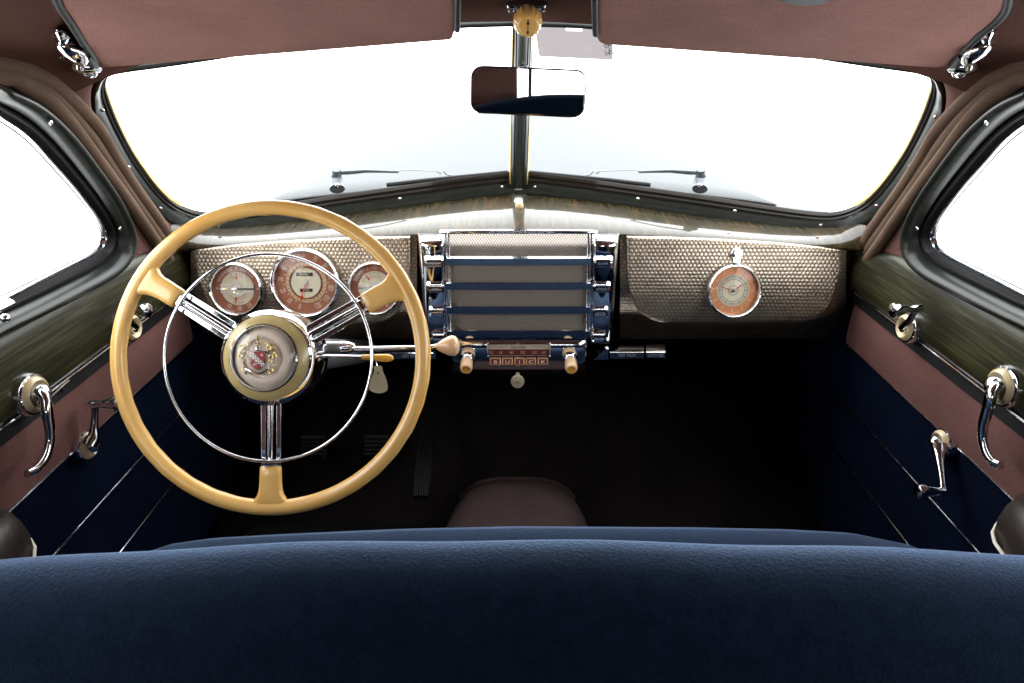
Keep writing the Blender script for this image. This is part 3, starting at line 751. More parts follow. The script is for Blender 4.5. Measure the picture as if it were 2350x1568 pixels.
# small gauges
def small_gauge(x, y, nm, label, kind):
    f = frame(dp(x, y, .0145), DN); g = MB().use('steel_grey').lathe([(59*K, -.008), (59*K, .001)], f, 40).build(nm, dash)
    g['label'] = label
    bezel(g, f, 60*K); lens(g, f, 60*K)
    d = MB(); d.use('copper_brown').lathe([(52.5*K, -.002), (.0005, -.002)], f, 56)
    d.use('cream').lathe([(37.5*K, -.0019), (37.2*K, -.0010), (.0005, -.0010)], f, 48)
    d.use('dial_white'); q = [(-37.5, 10), (-15, 10), (-9, 17), (0, 19), (9, 17), (15, 10), (37.5, 10), (37.5, -10), (15, -10), (9, -17), (0, -19), (-9, -17), (-15, -10), (-37.5, -10)]
    d.prism([f @ V((a*K, c*K, -.0008)) for a, c in q][::-1], [f @ V((a*K*.99, c*K*.96, .0016)) for a, c in q][::-1])
    d.use('chrome'); d.box(f @ V((0, 0, .002)), X, DU, DN, 75*K, .0030, .0018)
    d.lathe([(11.5*K, .0016), (11*K, .0022), (10.4*K, .0016)], f, 32)
    d.use('dial_white')
    if kind == 'amp':
        arc_text(d, f, 'DISCHARGE', 44.5*K, 154, 104, -.0015, .0085, .75); dial_text(d, f, '0', 45*K, 90, -.0015, .012, .6); arc_text(d, f, 'CHARGE', 44.5*K, 76, 38, -.0015, .0085, .75)
        for tx, a in (('100', 240), ('180', 270), ('220', 302)): dial_text(d, f, tx, 45*K, a, -.0015, .0115, .55)
        dial_text(d, f, '30', 45*K, 180, -.0015, .008, .6, False); dial_text(d, f, '30', 45*K, 0, -.0015, .008, .6, False)
        d.use('red'); arc_text(d, f, 'AMPERES', 27*K, 118, 62, -.0006, .0032, .9); arc_text(d, f, 'TEMPERATURE', 25*K, 225, 315, -.0006, .0034, .9, True)
    else:
        arc_text(d, f, 'EMPTY', 44.5*K, 148, 112, -.0015, .0095, .7); dial_text(d, f, '1/2', 45*K, 90, -.0015, .0105, .65); arc_text(d, f, 'FULL', 44.5*K, 68, 40, -.0015, .0095, .7)
        for tx, a in (('0', 240), ('30', 270), ('60', 302)): dial_text(d, f, tx, 45*K, a, -.0015, .0115, .55)
        d.use('red'); arc_text(d, f, 'GASOLINE', 26*K, 120, 60, -.0006, .0034, .9); arc_text(d, f, 'OIL PRESSURE', 25*K, 225, 315, -.0006, .0034, .9, True)
    d.use('ink')
    for i in range(5):
        tick(d, f, 31.5*K, 36*K, 110 - 10*i, .0006, -.0007); tick(d, f, 29*K, 35*K, 250 + 10*i, .0006, -.0007)
    d.build('dial', g, angle=50)
    nd = MB().use('red')
    for a, r0, r1 in ((90 if kind == 'amp' else 125, 22, 36), (258, 20, 34)):
        nd = MB().use('red')
        c0 = pol(f, r0*K, a, .0006); c1 = pol(f, r1*K, a, .0006); tn = (c1-c0).cross(DN).normalized()
        nd.prism([c0 + tn*.0016, c0 - tn*.0016, c1 - tn*.0004, c1 + tn*.0004], [p + DN*.0006 for p in (c0 + tn*.0016, c0 - tn*.0016, c1 - tn*.0004, c1 + tn*.0004)])
        nd.build('needle', g)
small_gauge(545, 663, 'round_gauge', 'ammeter and temperature gauge', 'amp')
small_gauge(861, 661, 'round_gauge', 'fuel and oil gauge half hidden by the wheel rim', 'fuel')
# clock
f = frame(dp(1683, 667, .0145), DN)
ck = MB().use('steel_grey').lathe([(59*K, -.008), (59*K, .001)], f, 40).build('clock', dash)
bezel(ck, f, 60*K); lens(ck, f, 60*K)
d = MB(); d.use('copper_orange').lathe([(52.5*K, -.002), (.0005, -.002)], f, 60)
d.use('cream').lathe([(36*K, -.0019), (35.7*K, -.0010), (.0005, -.0010)], f, 48)
d.use('ink')
for i in range(60): tick(d, f, (28.5 if i % 5 else 27)*K, 34*K, 6*i, .0008 if i % 5 else .0012, -.0008)
for r_ in (25.5, 11): d.lathe([(r_*K, -.0008), ((r_-1)*K, -.0008)], f, 48)
for i in range(1, 13):
    d.use('dial_white' if i not in (12, 1) else 'maroon'); dial_text(d, f, str(i), 44.5*K, 90 - 30*i, -.0015, .0125, .5)
d.build('dial', ck, angle=50)
for a, L_, w in ((163, 31, .0009), (37, 21, .0016)):
    nd = MB().use('red'); c0 = f @ V((0, 0, .0015)); c1 = pol(f, L_*K, a, .0015); tn = (c1-c0).cross(DN).normalized()
    nd.prism([c0 + tn*w*.6, c0 - tn*w*.6, c1 - tn*w*.6, c1 + tn*w*.6], [p + DN*.0005 for p in (c0 + tn*w*.6, c0 - tn*w*.6, c1 - tn*w*.6, c1 + tn*w*.6)]); nd.build('hand', ck)
MB().use('dark_chrome').lathe([(.0035, .0012), (.003, .003), (.0005, .004)], f, 16).build('hand_boss', ck)
# knob on the dash top
kp = on(1192, 489, V((0, 1.40, 0)), V((0, 1, 0))); kz = V((0, -.35, 1))
kb = MB().use('chrome').lathe([(.011, -.006), (.0105, .002), (.007, .005), (.0045, .006), (.0045, .010)], frame(kp, kz, (0, 1, 0)), 24)
kb.use('peach_ivory').lathe([(.0045, .009), (.0075, .011), (.0088, .016), (.0085, .021), (.006, .0255), (.0005, .0265)], frame(kp, kz, (0, 1, 0)), 24)
kb.build('pull_knob', dash, angle=50)
# ignition dome behind the hub
MB().use('chrome').lathe([(.022, -.01), (.022, .004), (.018, .012), (.008, .017), (.0005, .018)], frame(dp(752, 741, -.01), V((0, -1, -.1))), 30).build('switch_dome', dash)
# ash trays under the dash
def under_box(x0, x1, y0, y1, text, nm, ysplit, yd=1.26):
    P = lambda x, y, h=0: on(x, y, V((0, yd-h, 0)), V((0, 1, 0)))
    b = MB().use('chrome')
    prof = [(y0, -.03), (y0+2, -.012), (y0 + (ysplit-y0)*.4, .000), (y0 + (ysplit-y0)*.8, .010), (ysplit, .014), (ysplit+1, .015), (y1, .012), (y1+1, -.02)]
    rows = [[P(x0 + (x1-x0)*i/8, y, h) for i in range(9)] for y, h in prof]
    b.quadgrid(rows)
    b.add([r_[0] for r_ in rows], [list(range(len(rows)))]); b.add([r_[-1] for r_ in rows], [list(range(len(rows)))])
    if text:
        b.use('faint_print'); c = P((x0+x1)/2, (ysplit+y1)/2+1, .0152); b.text(text, frame(c, (0, -1, 0)), .0085, .85, .0001, 1.1)
    return b.build(nm, dash, angle=30)
under_box(1400, 1478, 793, 823, 'ASH TRAY', 'ash_tray', 808)
under_box(1483, 1527, 790, 822, 'LIGHTER', 'lighter_housing', 808)
under_box(884, 1000, 806, 824, 'ASH TRAY', 'ash_tray', 810)
pts = [on(x, y, V((0, 1.26, 0)), V((0, 1, 0))) for x, y in ((1362, 826), (1384, 806), (1396, 801), (1396, 826))]
MB().use('chrome').prism([p + V((0, .02, 0)) for p in pts], pts).build('ash_tray_bracket', dash)
# heater vent pull under the radio
c = on(1188, 877, V((0, 1.20, 0)), V((0, 1, 0)))
b = MB().use('tag_ivory').lathe([(.004, -.05), (.004, -.012), (.0115, -.010), (.0135, -.004), (.0125, .001), (.0005, .002)], frame(c, (0, -1, .15)), 32)
b.use('ink').text('VENT', frame(c + V((0, -.0023, .000)), (0, -1, .15)), .0055, .8, .0001); b.build('vent_knob', dash, angle=60)
# under-dash dark apron
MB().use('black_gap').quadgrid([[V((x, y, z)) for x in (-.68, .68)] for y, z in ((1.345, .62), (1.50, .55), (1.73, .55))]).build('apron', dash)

# ------------------------------------------------------------ centre grille
gr = thing('radio_grille', gv(1190, 770), 'chrome dashboard grille with four horizontal bars over beige speaker cloth', 'grille')
# cloth, bowed slightly
rows = [[gv(x, y, .012 + .012*max(0, math.sin(PI*(y-541)/235))**.7*.5 + (.006 if y > 560 else -.018*(560-y)/20)) for x in (1030, 1110, 1190, 1270, 1354)] for y in [536 + 232*i/24 for i in range(25)]]
MB().use('speaker_cloth').quadgrid(rows).build('speaker_cloth', gr, angle=80)
def trap(x, t): # narrow towards the bottom: t 0 top, 1 bottom
    return 1190 + (x-1190)*(1 - .022*t)
# surround
b = MB().use('chrome')
for sd in (-1, 1):
    for off, w, h in ((161, 3.2, .030), (167.5, 3.0, .024)):
        b.tube([gv(1190 + sd*off*(1-.022*t), 534 + 236*t, h) for t in (0, .25, .5, .75, 1)], w*PX, 10, up=(0, -1, 0), flat=1.3)
b.tube(spline([gv(1018, 536, .012), gv(1026, 533, .026), gv(1190, 532, .030), gv(1354, 533, .026), gv(1362, 536, .012)], 24), 5.5*PX, 12)
b.build('surround', gr, angle=50)
for y0, y1 in ((588, 609), (645, 665), (700, 720.5), (755, 776)):
    t = (y0-536)/236; x0 = 1190 - 168*(1-.022*t)+1; x1 = 1190 + 168*(1-.022*t)-1
    prof = [(y0-6, .014), (y0-.2, .0292), (y0+.2, .0300), (y0+5, .0342), (y0+5.6, .0348), (y1, .0334), (y1+1, .014)]
    rows = [[gv(x0 + (x1-x0)*i/10, y, h) for i in range(11)] for y, h in prof]
    b = MB().use('chrome').quadgrid(rows); b.add([r_[0] for r_ in rows], [list(range(len(rows)))]); b.add([r_[-1] for r_ in rows], [list(range(len(rows)))])
    b.build('bar', gr, angle=35)
LAB = {-1: ['INSTRUMENT', 'WIPER', 'LIGHTS', 'FOG LAMP'], 1: ['BLOWER', 'ACCESSORY', 'DEFROSTER', 'LIGHTER']}
for s in (-1, 1):
    X_ = lambda u, t: 1190 + s*(168.5 + (u)*(63 - 14*t**1.2)*1.0 - 4*t)    # u: 0 at grille, 1 outer edge
    prof = [(.0, .004, .0), (.01, .016, .06), (.04, .025, .12), (.09, .0305, .3), (.15, .0325, .6), (.5, .0335, 1), (.84, .0325, 1), (.92, .0295, 1), (.975, .021, 1), (1.0, .008, 1), (1.01, -.014, 1)]
    rows = []
    vsl = [(536, 0), (538, .35), (542, .62), (548, .82), (556, .95), (566, 1), (620, 1), (680, 1), (740, 1), (775, .97), (786, .8), (792, .3), (794, 0)]
    for y, k in vsl:
        t = max(0, (y-536)/235); rows.append([gv(X_(u, t), y, h*k - .014*(1-k)) for u, h, _ in prof])
    w = MB().use('chrome').quadgrid(rows).build('side_wing', gr, angle=70)
    for i, y0 in enumerate((591, 650, 706, 763)):
        t = (y0-536)/236; ht = 21 if i < 3 else 22
        xa, xb = X_(.08, t), X_(.80 - .05*i*.6, t)
        b = MB().use('chrome'); pr = [(y0-7, .030), (y0-2, .036), (y0+3, .0415), (y0+5.5, .0435), (y0+7, .0440), (y0+ht, .0435), (y0+ht+1.5, .030)]
        rr = [[gv(xa + (xb-xa)*j/8, y, h - (.003 if j in (0, 8) else 0)) for j in range(9)] for y, h in pr]
        b.quadgrid(rr); b.add([q[0] for q in rr], [list(range(len(rr)))]); b.add([q[-1] for q in rr], [list(range(len(rr)))])
        b.use('faint_print'); b.text(LAB[s][i], frame(gv((xa+xb)/2, y0+ht*.70, .0445), (0, -1, 0)), .0062, .78 if len(LAB[s][i]) < 9 else .6, .0001)
        b.build('switch_tab', w, angle=30)

# ------------------------------------------------------------ radio
rv = lambda x, y, h=0: gv(x, y, .018 + h)
radio = thing('car_radio', gv(1190, 860), 'dark chrome push button radio set under the dashboard grille', 'car radio')
prof = [(774, -.01), (777, .004), (786, .010), (800, .012), (846, .012), (848, .010), (858, -.006), (862, -.04)]
b = MB().use('chrome'); xs = [1034, 1035.5, 1040, 1060, 1130, 1190, 1250, 1322, 1342, 1346, 1347]; hx = [-.03, -.004, 0, 0, 0, 0, 0, 0, 0, -.004, -.03]
b.quadgrid([[rv(x, y, h + k) for x, k in zip(xs, hx)] for y, h in prof]).build('case', radio, angle=50)
b = MB().use('chrome')
c4 = [rv(1119, 789, .014), rv(1262, 789, .014), rv(1261, 818, .016), rv(1121, 818, .016)]
for i in range(4): b.tube([c4[i], c4[(i+1) % 4]], .0017 if i != 2 else .0026, 8)
for p in c4: b.sphere(M.Translation(p), .0026, .0026, .0026, 10, 6)
rd = b.build('dial_frame', radio)
d = MB(); d.use('pale_print').quadgrid([[rv(x, y, .0125) for x in (1121, 1260)] for y in (791, 802)])
d.use('maroon').quadgrid([[rv(x, y, .0125) for x in (1121, 1260)] for y in (802, 817)])
d.use('ink').text('Sonomatic', frame(rv(1190, 796, .0128), (0, -1, 0)) @ M.Shear('XY', 3, (.25, 0)).to_4x4() if False else frame(rv(1190, 796.5, .0128), (0, -1, 0)), .0088, .85, .0001)
for xa, xb in ((1123, 1163), (1217, 1250)): d.box(rv((xa+xb)/2, 796, .0127), X, V((0, 0, 1)), V((0, 1, 0)), (xb-xa)*PX, .0007, .0002)
d.use('pale_print')
for tx, x in (('55', 1127.5), ('65', 1149.5), ('80', 1174), ('100', 1199), ('130', 1226), ('160', 1247)): d.text(tx, frame(rv(x, 809.5, .0128), (0, -1, 0)), .0085, .85, .0001)
d.build('dial', radio)
for ch, x0, x1 in (('B', 1124, 1149.5), ('U', 1152, 1177), ('I', 1180, 1204), ('C', 1206.5, 1230), ('K', 1234, 1258)):
    b = MB(); q = [rv(x0, 822, .018), rv(x1, 822, .018), rv(x1, 838, .022), rv(x0, 838, .022)]
    b.use('peach_ivory').prism([p + V((0, .02, 0)) for p in q], q); bt = b.build('push_button', radio, bevel=.0012, seg=2)
    b = MB(); c0 = sum(q, V((0, 0, 0)))/4; q2 = [c0 + (p-c0)*.78 + V((0, -.0004, 0)) for p in q]
    b.use('maroon').prism([p + V((0, .003, 0)) for p in q2], q2)
    nn = (q[1]-q[0]).cross(q[2]-q[0]).normalized(); nn = -nn if nn.y > 0 else nn
    b.use('dial_white').text(ch, frame(c0 + nn*.0009 - V((0, 0, .0012)), nn), .0095, 1.5, .0001); b.build('button_inlay', bt)
for x, lb in ((1074, 'left radio knob'), (1307, 'right radio knob')):
    f = frame(rv(x, 812, .012), (0, -1, -.12))
    b = MB().use('peach_ivory').lathe([(.0125, -.002), (.0145, .003), (.0145, .010), (.013, .013), (.001, .013)], f, 32)
    kn = b.build('tuning_knob', radio, angle=50)
    MB().use('chrome').lathe([(.0135, .013), (.0152, .016), (.0152, .021), (.012, .023), (.0118, .030), (.001, .030)], f, 32).build('collar', kn, angle=50)
    MB().use('peach_ivory').lathe([(.0105, .028), (.0122, .031), (.0125, .052), (.0112, .058), (.0085, .0595), (.0078, .0575)], f, 32).build('cap', kn, angle=50)
    MB().use('amber').lathe([(.0079, .0576), (.004, .0566), (.0005, .0564)], f, 24).build('cap_centre', kn)

# ------------------------------------------------------------ steering wheel
SD = .96; SK = SD/F
W0 = D(621.5, 821, SD)
wf = M((CX, CU, CN)).transposed().to_4x4(); wf.translation = W0
wh = thing('steering_wheel', W0, 'large amber ivory steering wheel with chrome horn ring and three sprung spokes', 'steering wheel')
Rr = 349.5*SK; rt = 17.8*SK
rows = []
NR = 180
for i in range(NR):
    a = 2*PI*i/NR; c, s_ = math.cos(a), math.sin(a); r_ = []
    for j in range(20):
        th = 2*PI*j/20
        # gentle finger grooves on the far side
        rr = rt*(1 + (.0 if math.sin(th) > 0 else .03*math.sin(a*36)))
        r_.append(wf @ V(((Rr + rr*math.cos(th))*c, (Rr + rr*math.cos(th))*s_*.985, rr*math.sin(th)*.95)))
    rows.append(r_)
MB().use('ivory').quadgrid(rows, closed_u=True, closed_v=True).build('rim', wh, angle=80)
for a in (147.5, 29.5, 270):
    ca, sa = math.cos(R_(a)), math.sin(R_(a)); L = lambda u, v, w: wf @ V((u*SK*ca - v*SK*sa, (u*SK*sa + v*SK*ca)*(.985 if u > 300 else 1), w))
    # ivory root
    rows = []
    for u, hw, th in ((344, 62, .0075), (338, 48, .009), (330, 37, .0098), (320, 30, .0098), (308, 26.5, .0095), (290, 25, .0092), (270, 24.5, .009), (252, 24, .0088), (249.5, 22.5, .0075), (249, 15, .004)):
        r_ = []
        for j in range(20):
            tt = 2*PI*j/20; r_.append(L(u, hw*math.copysign(abs(math.cos(tt))**.55, math.cos(tt)), th*math.copysign(abs(math.sin(tt))**.7, math.sin(tt))*.92))
        rows.append(r_)
    sp = MB().use('ivory').quadgrid(rows, closed_u=True); sp.add(rows[-1], [list(range(20))]); sp = sp.build('spoke', wh, angle=60)
    for v0, v1, zz in ((-24, -11.5, -.002), (11.5, 24, -.002)):
        b = MB().use('chrome'); q = [(98, v0), (98, v1), (256, v1*.93 if v1 > 0 else v1), (256, v0*.93 if v0 < 0 else v0)]
        b.prism([L(u, v, zz-.003) for u, v in q], [L(u, v, zz+.002) for u, v in q]).build('spoke_bar', sp, bevel=.0012, seg=2)
    MB().use('chrome').tube([L(u, 0, .002) for u in (98, 150, 200, 256)], [7.5*SK, 7*SK, 6.5*SK, 5.5*SK], 14).build('spoke_bar', sp)
    MB().use('chrome').box(L(241, 0, .004), wf.to_3x3() @ V((ca, sa, 0)), wf.to_3x3() @ V((-sa, ca, 0)), CN, .008, .016, .008).build('ring_clamp', sp, bevel=.002)
b = MB().use('chrome'); b.tube([wf @ V((235.5*SK*math.cos(2*PI*i/160), 235*SK*math.sin(2*PI*i/160), .011)) for i in range(160)], 3.6*SK, 12, closed=True, up=CN, flat=1.0)
b.build('horn_ring', wh, angle=80)
r_ = lambda q: q*SK
hub = MB().use('chrome').lathe([(r_(100), -.055), (r_(112), -.045), (r_(113), -.018), (r_(109.5), .004), (r_(108.5), .010), (r_(105), .0135), (r_(98), .019), (r_(96.5), .0185)], wf, 90).build('hub', wh, angle=38)
MB().use('aged_ivory').lathe([(r_(97), .018), (r_(95.5), .0196), (r_(86), .0245), (r_(77), .0275), (r_(75.5), .0265)], wf, 80).build('ivory_collar', hub, angle=50)
hb = MB().use('chrome').lathe([(r_(76), .026), (r_(75.5), .029), (r_(73.5), .0300), (r_(72), .0285), (r_(71), .024)], wf, 80).build('horn_button', wh, angle=40)
MB().use('horn_disc').lathe([(r_(71.5), .021), (r_(66), .024), (r_(60), .0275), (r_(52), .0300), (r_(46), .0300), (r_(44), .0275), (r_(41), .0265), (r_(34), .0300), (r_(20), .0335), (r_(.5), .0345)], wf, 80).build('dished_disc', hb, angle=30)
MB().use('lens').lathe([(r_(72), .028), (r_(66), .033), (r_(50), .0395), (r_(28), .0440), (r_(.5), .0455)], wf, 60).build('clear_dome', hb, angle=80)
# crest
cf = wf @ M.Translation((-.0055, -.002, .0335)) @ M.Scale(.80, 4)
cr = MB(); U = .00062
sh = [(-22, 22), (-10, 24), (0, 21), (10, 24), (22, 24), (23, 4), (19, -14), (10, -24), (0, -29), (-10, -24), (-19, -14), (-23, 4)]
sh = [(x*.92, y*.92) for x, y in sh]
cr.use('chrome').prism([cf @ V((x*U*1.16, y*U*1.14, 0)) for x, y in sh][::-1], [cf @ V((x*U*1.10, y*U*1.10, .0022)) for x, y in sh][::-1])
cr.use('deep_red').prism([cf @ V((x*U, y*U, .0015)) for x, y in sh][::-1], [cf @ V((x*U*.97, y*U*.97, .0028)) for x, y in sh][::-1])
cr.use('dial_white'); bd = [(-21, 20), (-12, 20), (20, -12), (13, -19), (-21, 10)]
cr.prism([cf @ V((x*U, y*U, .0026)) for x, y in bd][::-1], [cf @ V((x*U, y*U, .0033)) for x, y in bd][::-1])
cr.use('blue_ink')
for i in range(9):
    for j in (-1, 0, 1):
        if (i + j) % 2 == 0:
            x = -15 + 3.6*i + j*2.6; y = 14.5 - 3.6*i + j*2.6; cr.box(cf @ V((x*U, y*U, .0035)), (wf.to_3x3() @ V((1, -1, 0))).normalized(), (wf.to_3x3() @ V((1, 1, 0))).normalized(), CN, 3.4*U*.86, 2.6*U*.86, .0002)
cr.use('dial_white')
for x, y in ((12, 13), (-9, -13)):
    for w_, h_ in ((7, 2), (2, 7)): cr.box(cf @ V((x*U, y*U, .0031)), CX, CU, CN, w_*U*.86, h_*U*.86, .0003)
cr.use('chrome'); cr.sphere(cf @ M.Translation((0, 29*U, .002)), 7*U, 6*U, 3*U, 14, 8)
cr.tube([cf @ V((x*U, y*U, .0012)) for x, y in ((-34, -24), (-24, -29), (-12, -36), (0, -38), (12, -36), (24, -28), (36, -22))], 2.2*U, 8)
cr.use('gold')
rnd = random.Random(3)
def curl(x, y, r, a0, a1, th=1.5):
    cr.tube([cf @ V(((x + r*(1-.5*k/9)*math.cos(R_(a0+(a1-a0)*k/9)))*U, (y + r*(1-.5*k/9)*math.sin(R_(a0+(a1-a0)*k/9)))*U, .0014)) for k in range(10)], [th*U*(1-.05*k) for k in range(10)], 6)
for s in (-1, 1):
    for (x, y, r, a0, a1) in ((30, 34, 8, -60, 220), (40, 22, 8, -90, 200), (36, 8, 7, -60, 240), (44, 34, 6, 0, 250), (30, 20, 6, 20, 300), (22, 42, 7, -40, 200), (46, 12, 6, -40, 220), (34, -4, 6, -60, 200), (36, -28, 6, -30, 230), (30, -34, 5, -90, 150)):
        curl(s*x, y, r, a0 if s > 0 else 180-a0, a1 if s > 0 else 180-a1, 2.3)
for (x, y, r) in ((0, 40, 5), (2, 48, 5), (-1, 56, 4), (4, 60, 3), (0, 64, 4), (-6, 44, 3), (7, 44, 3)):
    cr.sphere(cf @ M.Translation((x*U, y*U, .0016)), r*U*.8, r*U, r*U*.5, 10, 6)
cr.build('crest', hb, angle=40)

# ------------------------------------------------------------ steering column and stalks
colm = thing('steering_column', W0 - CN*.3, 'grey steering column with chrome gear lever and turn signal stalk', 'steering column')
MB().use('steel_grey').lathe([(.0005, -.056), (.052, -.057), (.052, -.072), (.034, -.085), (.031, -.14), (.028, -.16), (.027, -.62)], wf, 40).build('jacket', colm, angle=40)
P1 = D(735, 798, 1.06)
gl = MB().use('steel_grey').tube([D(700, 798, 1.07), P1, D(784, 798, 1.06)], 15*1.06/F, 20)
gl.use('chrome').tube([D(x, 798, 1.06) for x in (783, 786, 795, 806, 814, 817)], [15.5*1.06/F, 15.8*1.06/F, 15.4*1.06/F, 12.5*1.06/F, 9*1.06/F, 5*1.06/F], 20)
gl.tube([D(812, 802, 1.06), D(900, 800, 1.055), D(985, 798, 1.05), D(1008, 794, 1.05)], [6.6*1.06/F, 6.2*1.06/F, 5.4*1.06/F, 6*1.06/F], 16)
gl = gl.build('gear_lever', colm, angle=50)
kk = 1.05/F; ax = (D(1054, 793, 1.05) - D(1003, 796, 1.05)).normalized()
MB().use('peach_ivory').lathe([(.5*kk, -1*kk), (7*kk, 0), (11*kk, 6*kk), (17*kk, 16*kk), (22.5*kk, 27*kk), (24.5*kk, 36*kk), (22.5*kk, 44*kk), (16*kk, 50*kk), (7*kk, 52.5*kk), (.5*kk, 53*kk)], frame(D(1002, 796, 1.05), ax), 32).build('lever_knob', gl, angle=80)
q = 1.0/F
st = MB().use('chrome').tube([D(716, 815, 1.0), D(740, 817.5, 1.0), D(831, 820, 1.0)], 4.6*q, 14)
st = st.build('turn_signal_stalk', colm)
MB().use('amber').tube([D(x, y, 1.0) for x, y in ((829, 820), (831, 820), (848, 820), (862, 820.5), (875, 821.5), (888, 822), (896, 822), (902, 822), (904, 822))], [3*q, 6.6*q, 6.4*q, 7.5*q, 9.2*q, 9.6*q, 8*q, 4.5*q, .5*q], 18).build('grip', st, angle=70)
# key tag
px = [(858, 841), (875, 841), (878, 853), (884, 866), (888, 880), (889, 893), (883, 900), (868, 903), (854, 899), (848, 893), (850, 878), (855, 862), (859, 850)]
tp = [D(x, y, 1.22) for x, y in spline([(x, y, 0) for x, y in px], 40, True) for _ in (0,)] if False else [D(p.x, p.y, 1.22) for p in spline([(x, y, 0) for x, y in px], 40, True)]
b = MB().use('tag_ivory').prism([p - CN*.002 for p in tp][::-1], tp[::-1])
b.use('ink').lathe([(.002, .0002), (.0004, .0003)], frame(D(868, 857, 1.2195), CN), 12)
tg = b.build('key_tag', label='worn ivory key tag hanging below the turn signal stalk', cat='key tag')
b = MB().use('chrome').tube([D(868, 858, 1.222), D(866, 845, 1.225), D(863, 832, 1.23), D(862, 822, 1.235)], .0014, 6); b.build('key_ring', tg)

# ------------------------------------------------------------ front seat
def seat_top(x): return .732 - (.115 if x < 0 else .055)*x*x
fs = thing('bench_seat', (0, .6, .12), 'wide navy blue cloth front bench seat across the foreground', 'car seat')
prof = [(.385, .20), (.382, .50), (.386, .64), (.396, .685), (.412, .712), (.434, .733), (.457, .742), (.477, .744), (.498, .739), (.518, .724), (.532, .697), (.542, .65), (.548, .50), (.57, .36)]
xs = [-.66 + 1.32*i/60 for i in range(61)]
rows = []
for y, z in prof:
    r_ = []
    for x in xs:
        e = max(0, (abs(x)-.58)/.08); rd_ = 1 - (1-math.sqrt(max(0, 1-min(e, 1)**2)))*.5
        wob = .0015*math.sin(x*23)*math.exp(-((y-.5)/.1)**2)
        zz = z + (seat_top(x)-.744) + wob; y -= 0 if z > .45 else z
        r_.append(V((x, y + (.46-y)*(1-rd_)*.8, zz - (.07*(1-rd_) if z > .45 else 0))))
    rows.append(r_)
b = MB().use('navy_cloth').quadgrid(rows); b.add([r_[0] for r_ in rows], [list(range(len(rows)))]); b.add([r_[-1] for r_ in rows], [list(range(len(rows)))])
b.build('seat_back', fs, angle=80)
rows = []
def cush_front(x):
    px_ = [(-.66, 1290), (-.60, 1262), (-.52, 1246), (-.40, 1236), (-.2, 1222), (0, 1214), (.3, 1214), (.45, 1217), (.56, 1224), (.66, 1250)]
    for (a, p), (c, q_) in zip(px_, px_[1:]):
        if a <= x <= c: return p + (q_-p)*(x-a)/(c-a)
    return 1290
for y, z in ((.52, .38), (.60, .392), (.75, .396), (.85, .392), (.90, .383), (.925, .368), (.94, .34), (.945, .28), (.93, .16)):
    r_ = []
    for x in xs:
        rr_ = ray(1190, cush_front(x)); tt = .90/rr_.y; dz = (CZ + rr_.z*tt) - .383
        rr0 = ray(1190, 1214); dz0 = 0
        r_.append(V((x, y, z + dz if z > .3 else z)))
    rows.append(r_)
b = MB().use('navy_cloth').quadgrid(rows); b.add([r_[0] for r_ in rows], [list(range(len(rows)))]); b.add([r_[-1] for r_ in rows], [list(range(len(rows)))])
b.build('seat_cushion', fs, angle=80)

# ------------------------------------------------------------ rear cabin (seen in the mirror and in reflections)
rs = thing('bench_seat', (0, -.75, .1), 'navy blue cloth rear bench seat seen in the rearview mirror', 'car seat')
xs = [-.64 + 1.28*i/30 for i in range(31)]
rows = [[V((x, y, z - .30*x*x)) for x in xs] for y, z in ((-.68, .38), (-.70, .5), (-.78, .80), (-.82, .92), (-.86, .955), (-.92, .95), (-.96, .90), (-.97, .5))]
MB().use('navy_cloth').quadgrid(rows).build('seat_back', rs, angle=80)
rows = [[V((x, y, z)) for x in xs] for y, z in ((-.12, .15), (-.10, .34), (-.14, .40), (-.4, .42), (-.72, .38))]
MB().use('navy_cloth').quadgrid(rows).build('seat_cushion', rs, angle=80)
for s in (-1, 1):
    w = thing('rear_side_panel', (s*.7, -.5, .1), 'dark mauve cloth rear side panel on the %s of the rear seat' % ('left' if s < 0 else 'right'), 'trim panel', 'rear side panels')
    b = MB().use('door_cloth')
    def q4(y0, y1, z0, z1): b.quadgrid([[V((s*(.69 - .10*max(0, z-.78)), y, z)) for y in (y0, y1)] for z in (z0, (z0+z1)/2, z1)])
    q4(-1.2, .10, .05, 1.20)
    b.build('cloth_panel', w)
    # B-pillar strip behind each front door
    MB().use('door_cloth').box((s*.665, .06, .68), (1, 0, 0), (0, 1, 0), (0, 0, 1), .05, .09, 1.0).build('pillar', w, bevel=.01)
bw = thing('rear_window', (0, -1.15, .9), 'split rear window behind the rear seat seen in the rearview mirror', 'window')
b = MB().use('mauve_cloth')
P = lambda x, z: V((x, -1.02 - .22*max(0, (1.25-z))*.5, z))
def q5(x0, x1, z0, z1): b.quadgrid([[P(x, z) for x in (x0, x1)] for z in (z0, z1)])
q5(-.72, .72, .05, .90); q5(-.72, .72, 1.08, 1.32); q5(-.72, -.255, .90, 1.08); q5(.30, .72, .90, 1.08)
b.build('surround', bw, solid=.01)
MB().use('black_leather').box(P(-.195, .99), (1, 0, 0), (0, 1, 0), (0, 0, 1), .018, .015, .18).build('divider', bw)
for s in (-1, 1): MB().use('window_glass').quadgrid([[P(x, z) for x in ((-.255, -.204) if s < 0 else (-.186, .3))] for z in (.90, 1.08)]).build('glass_pane', bw)

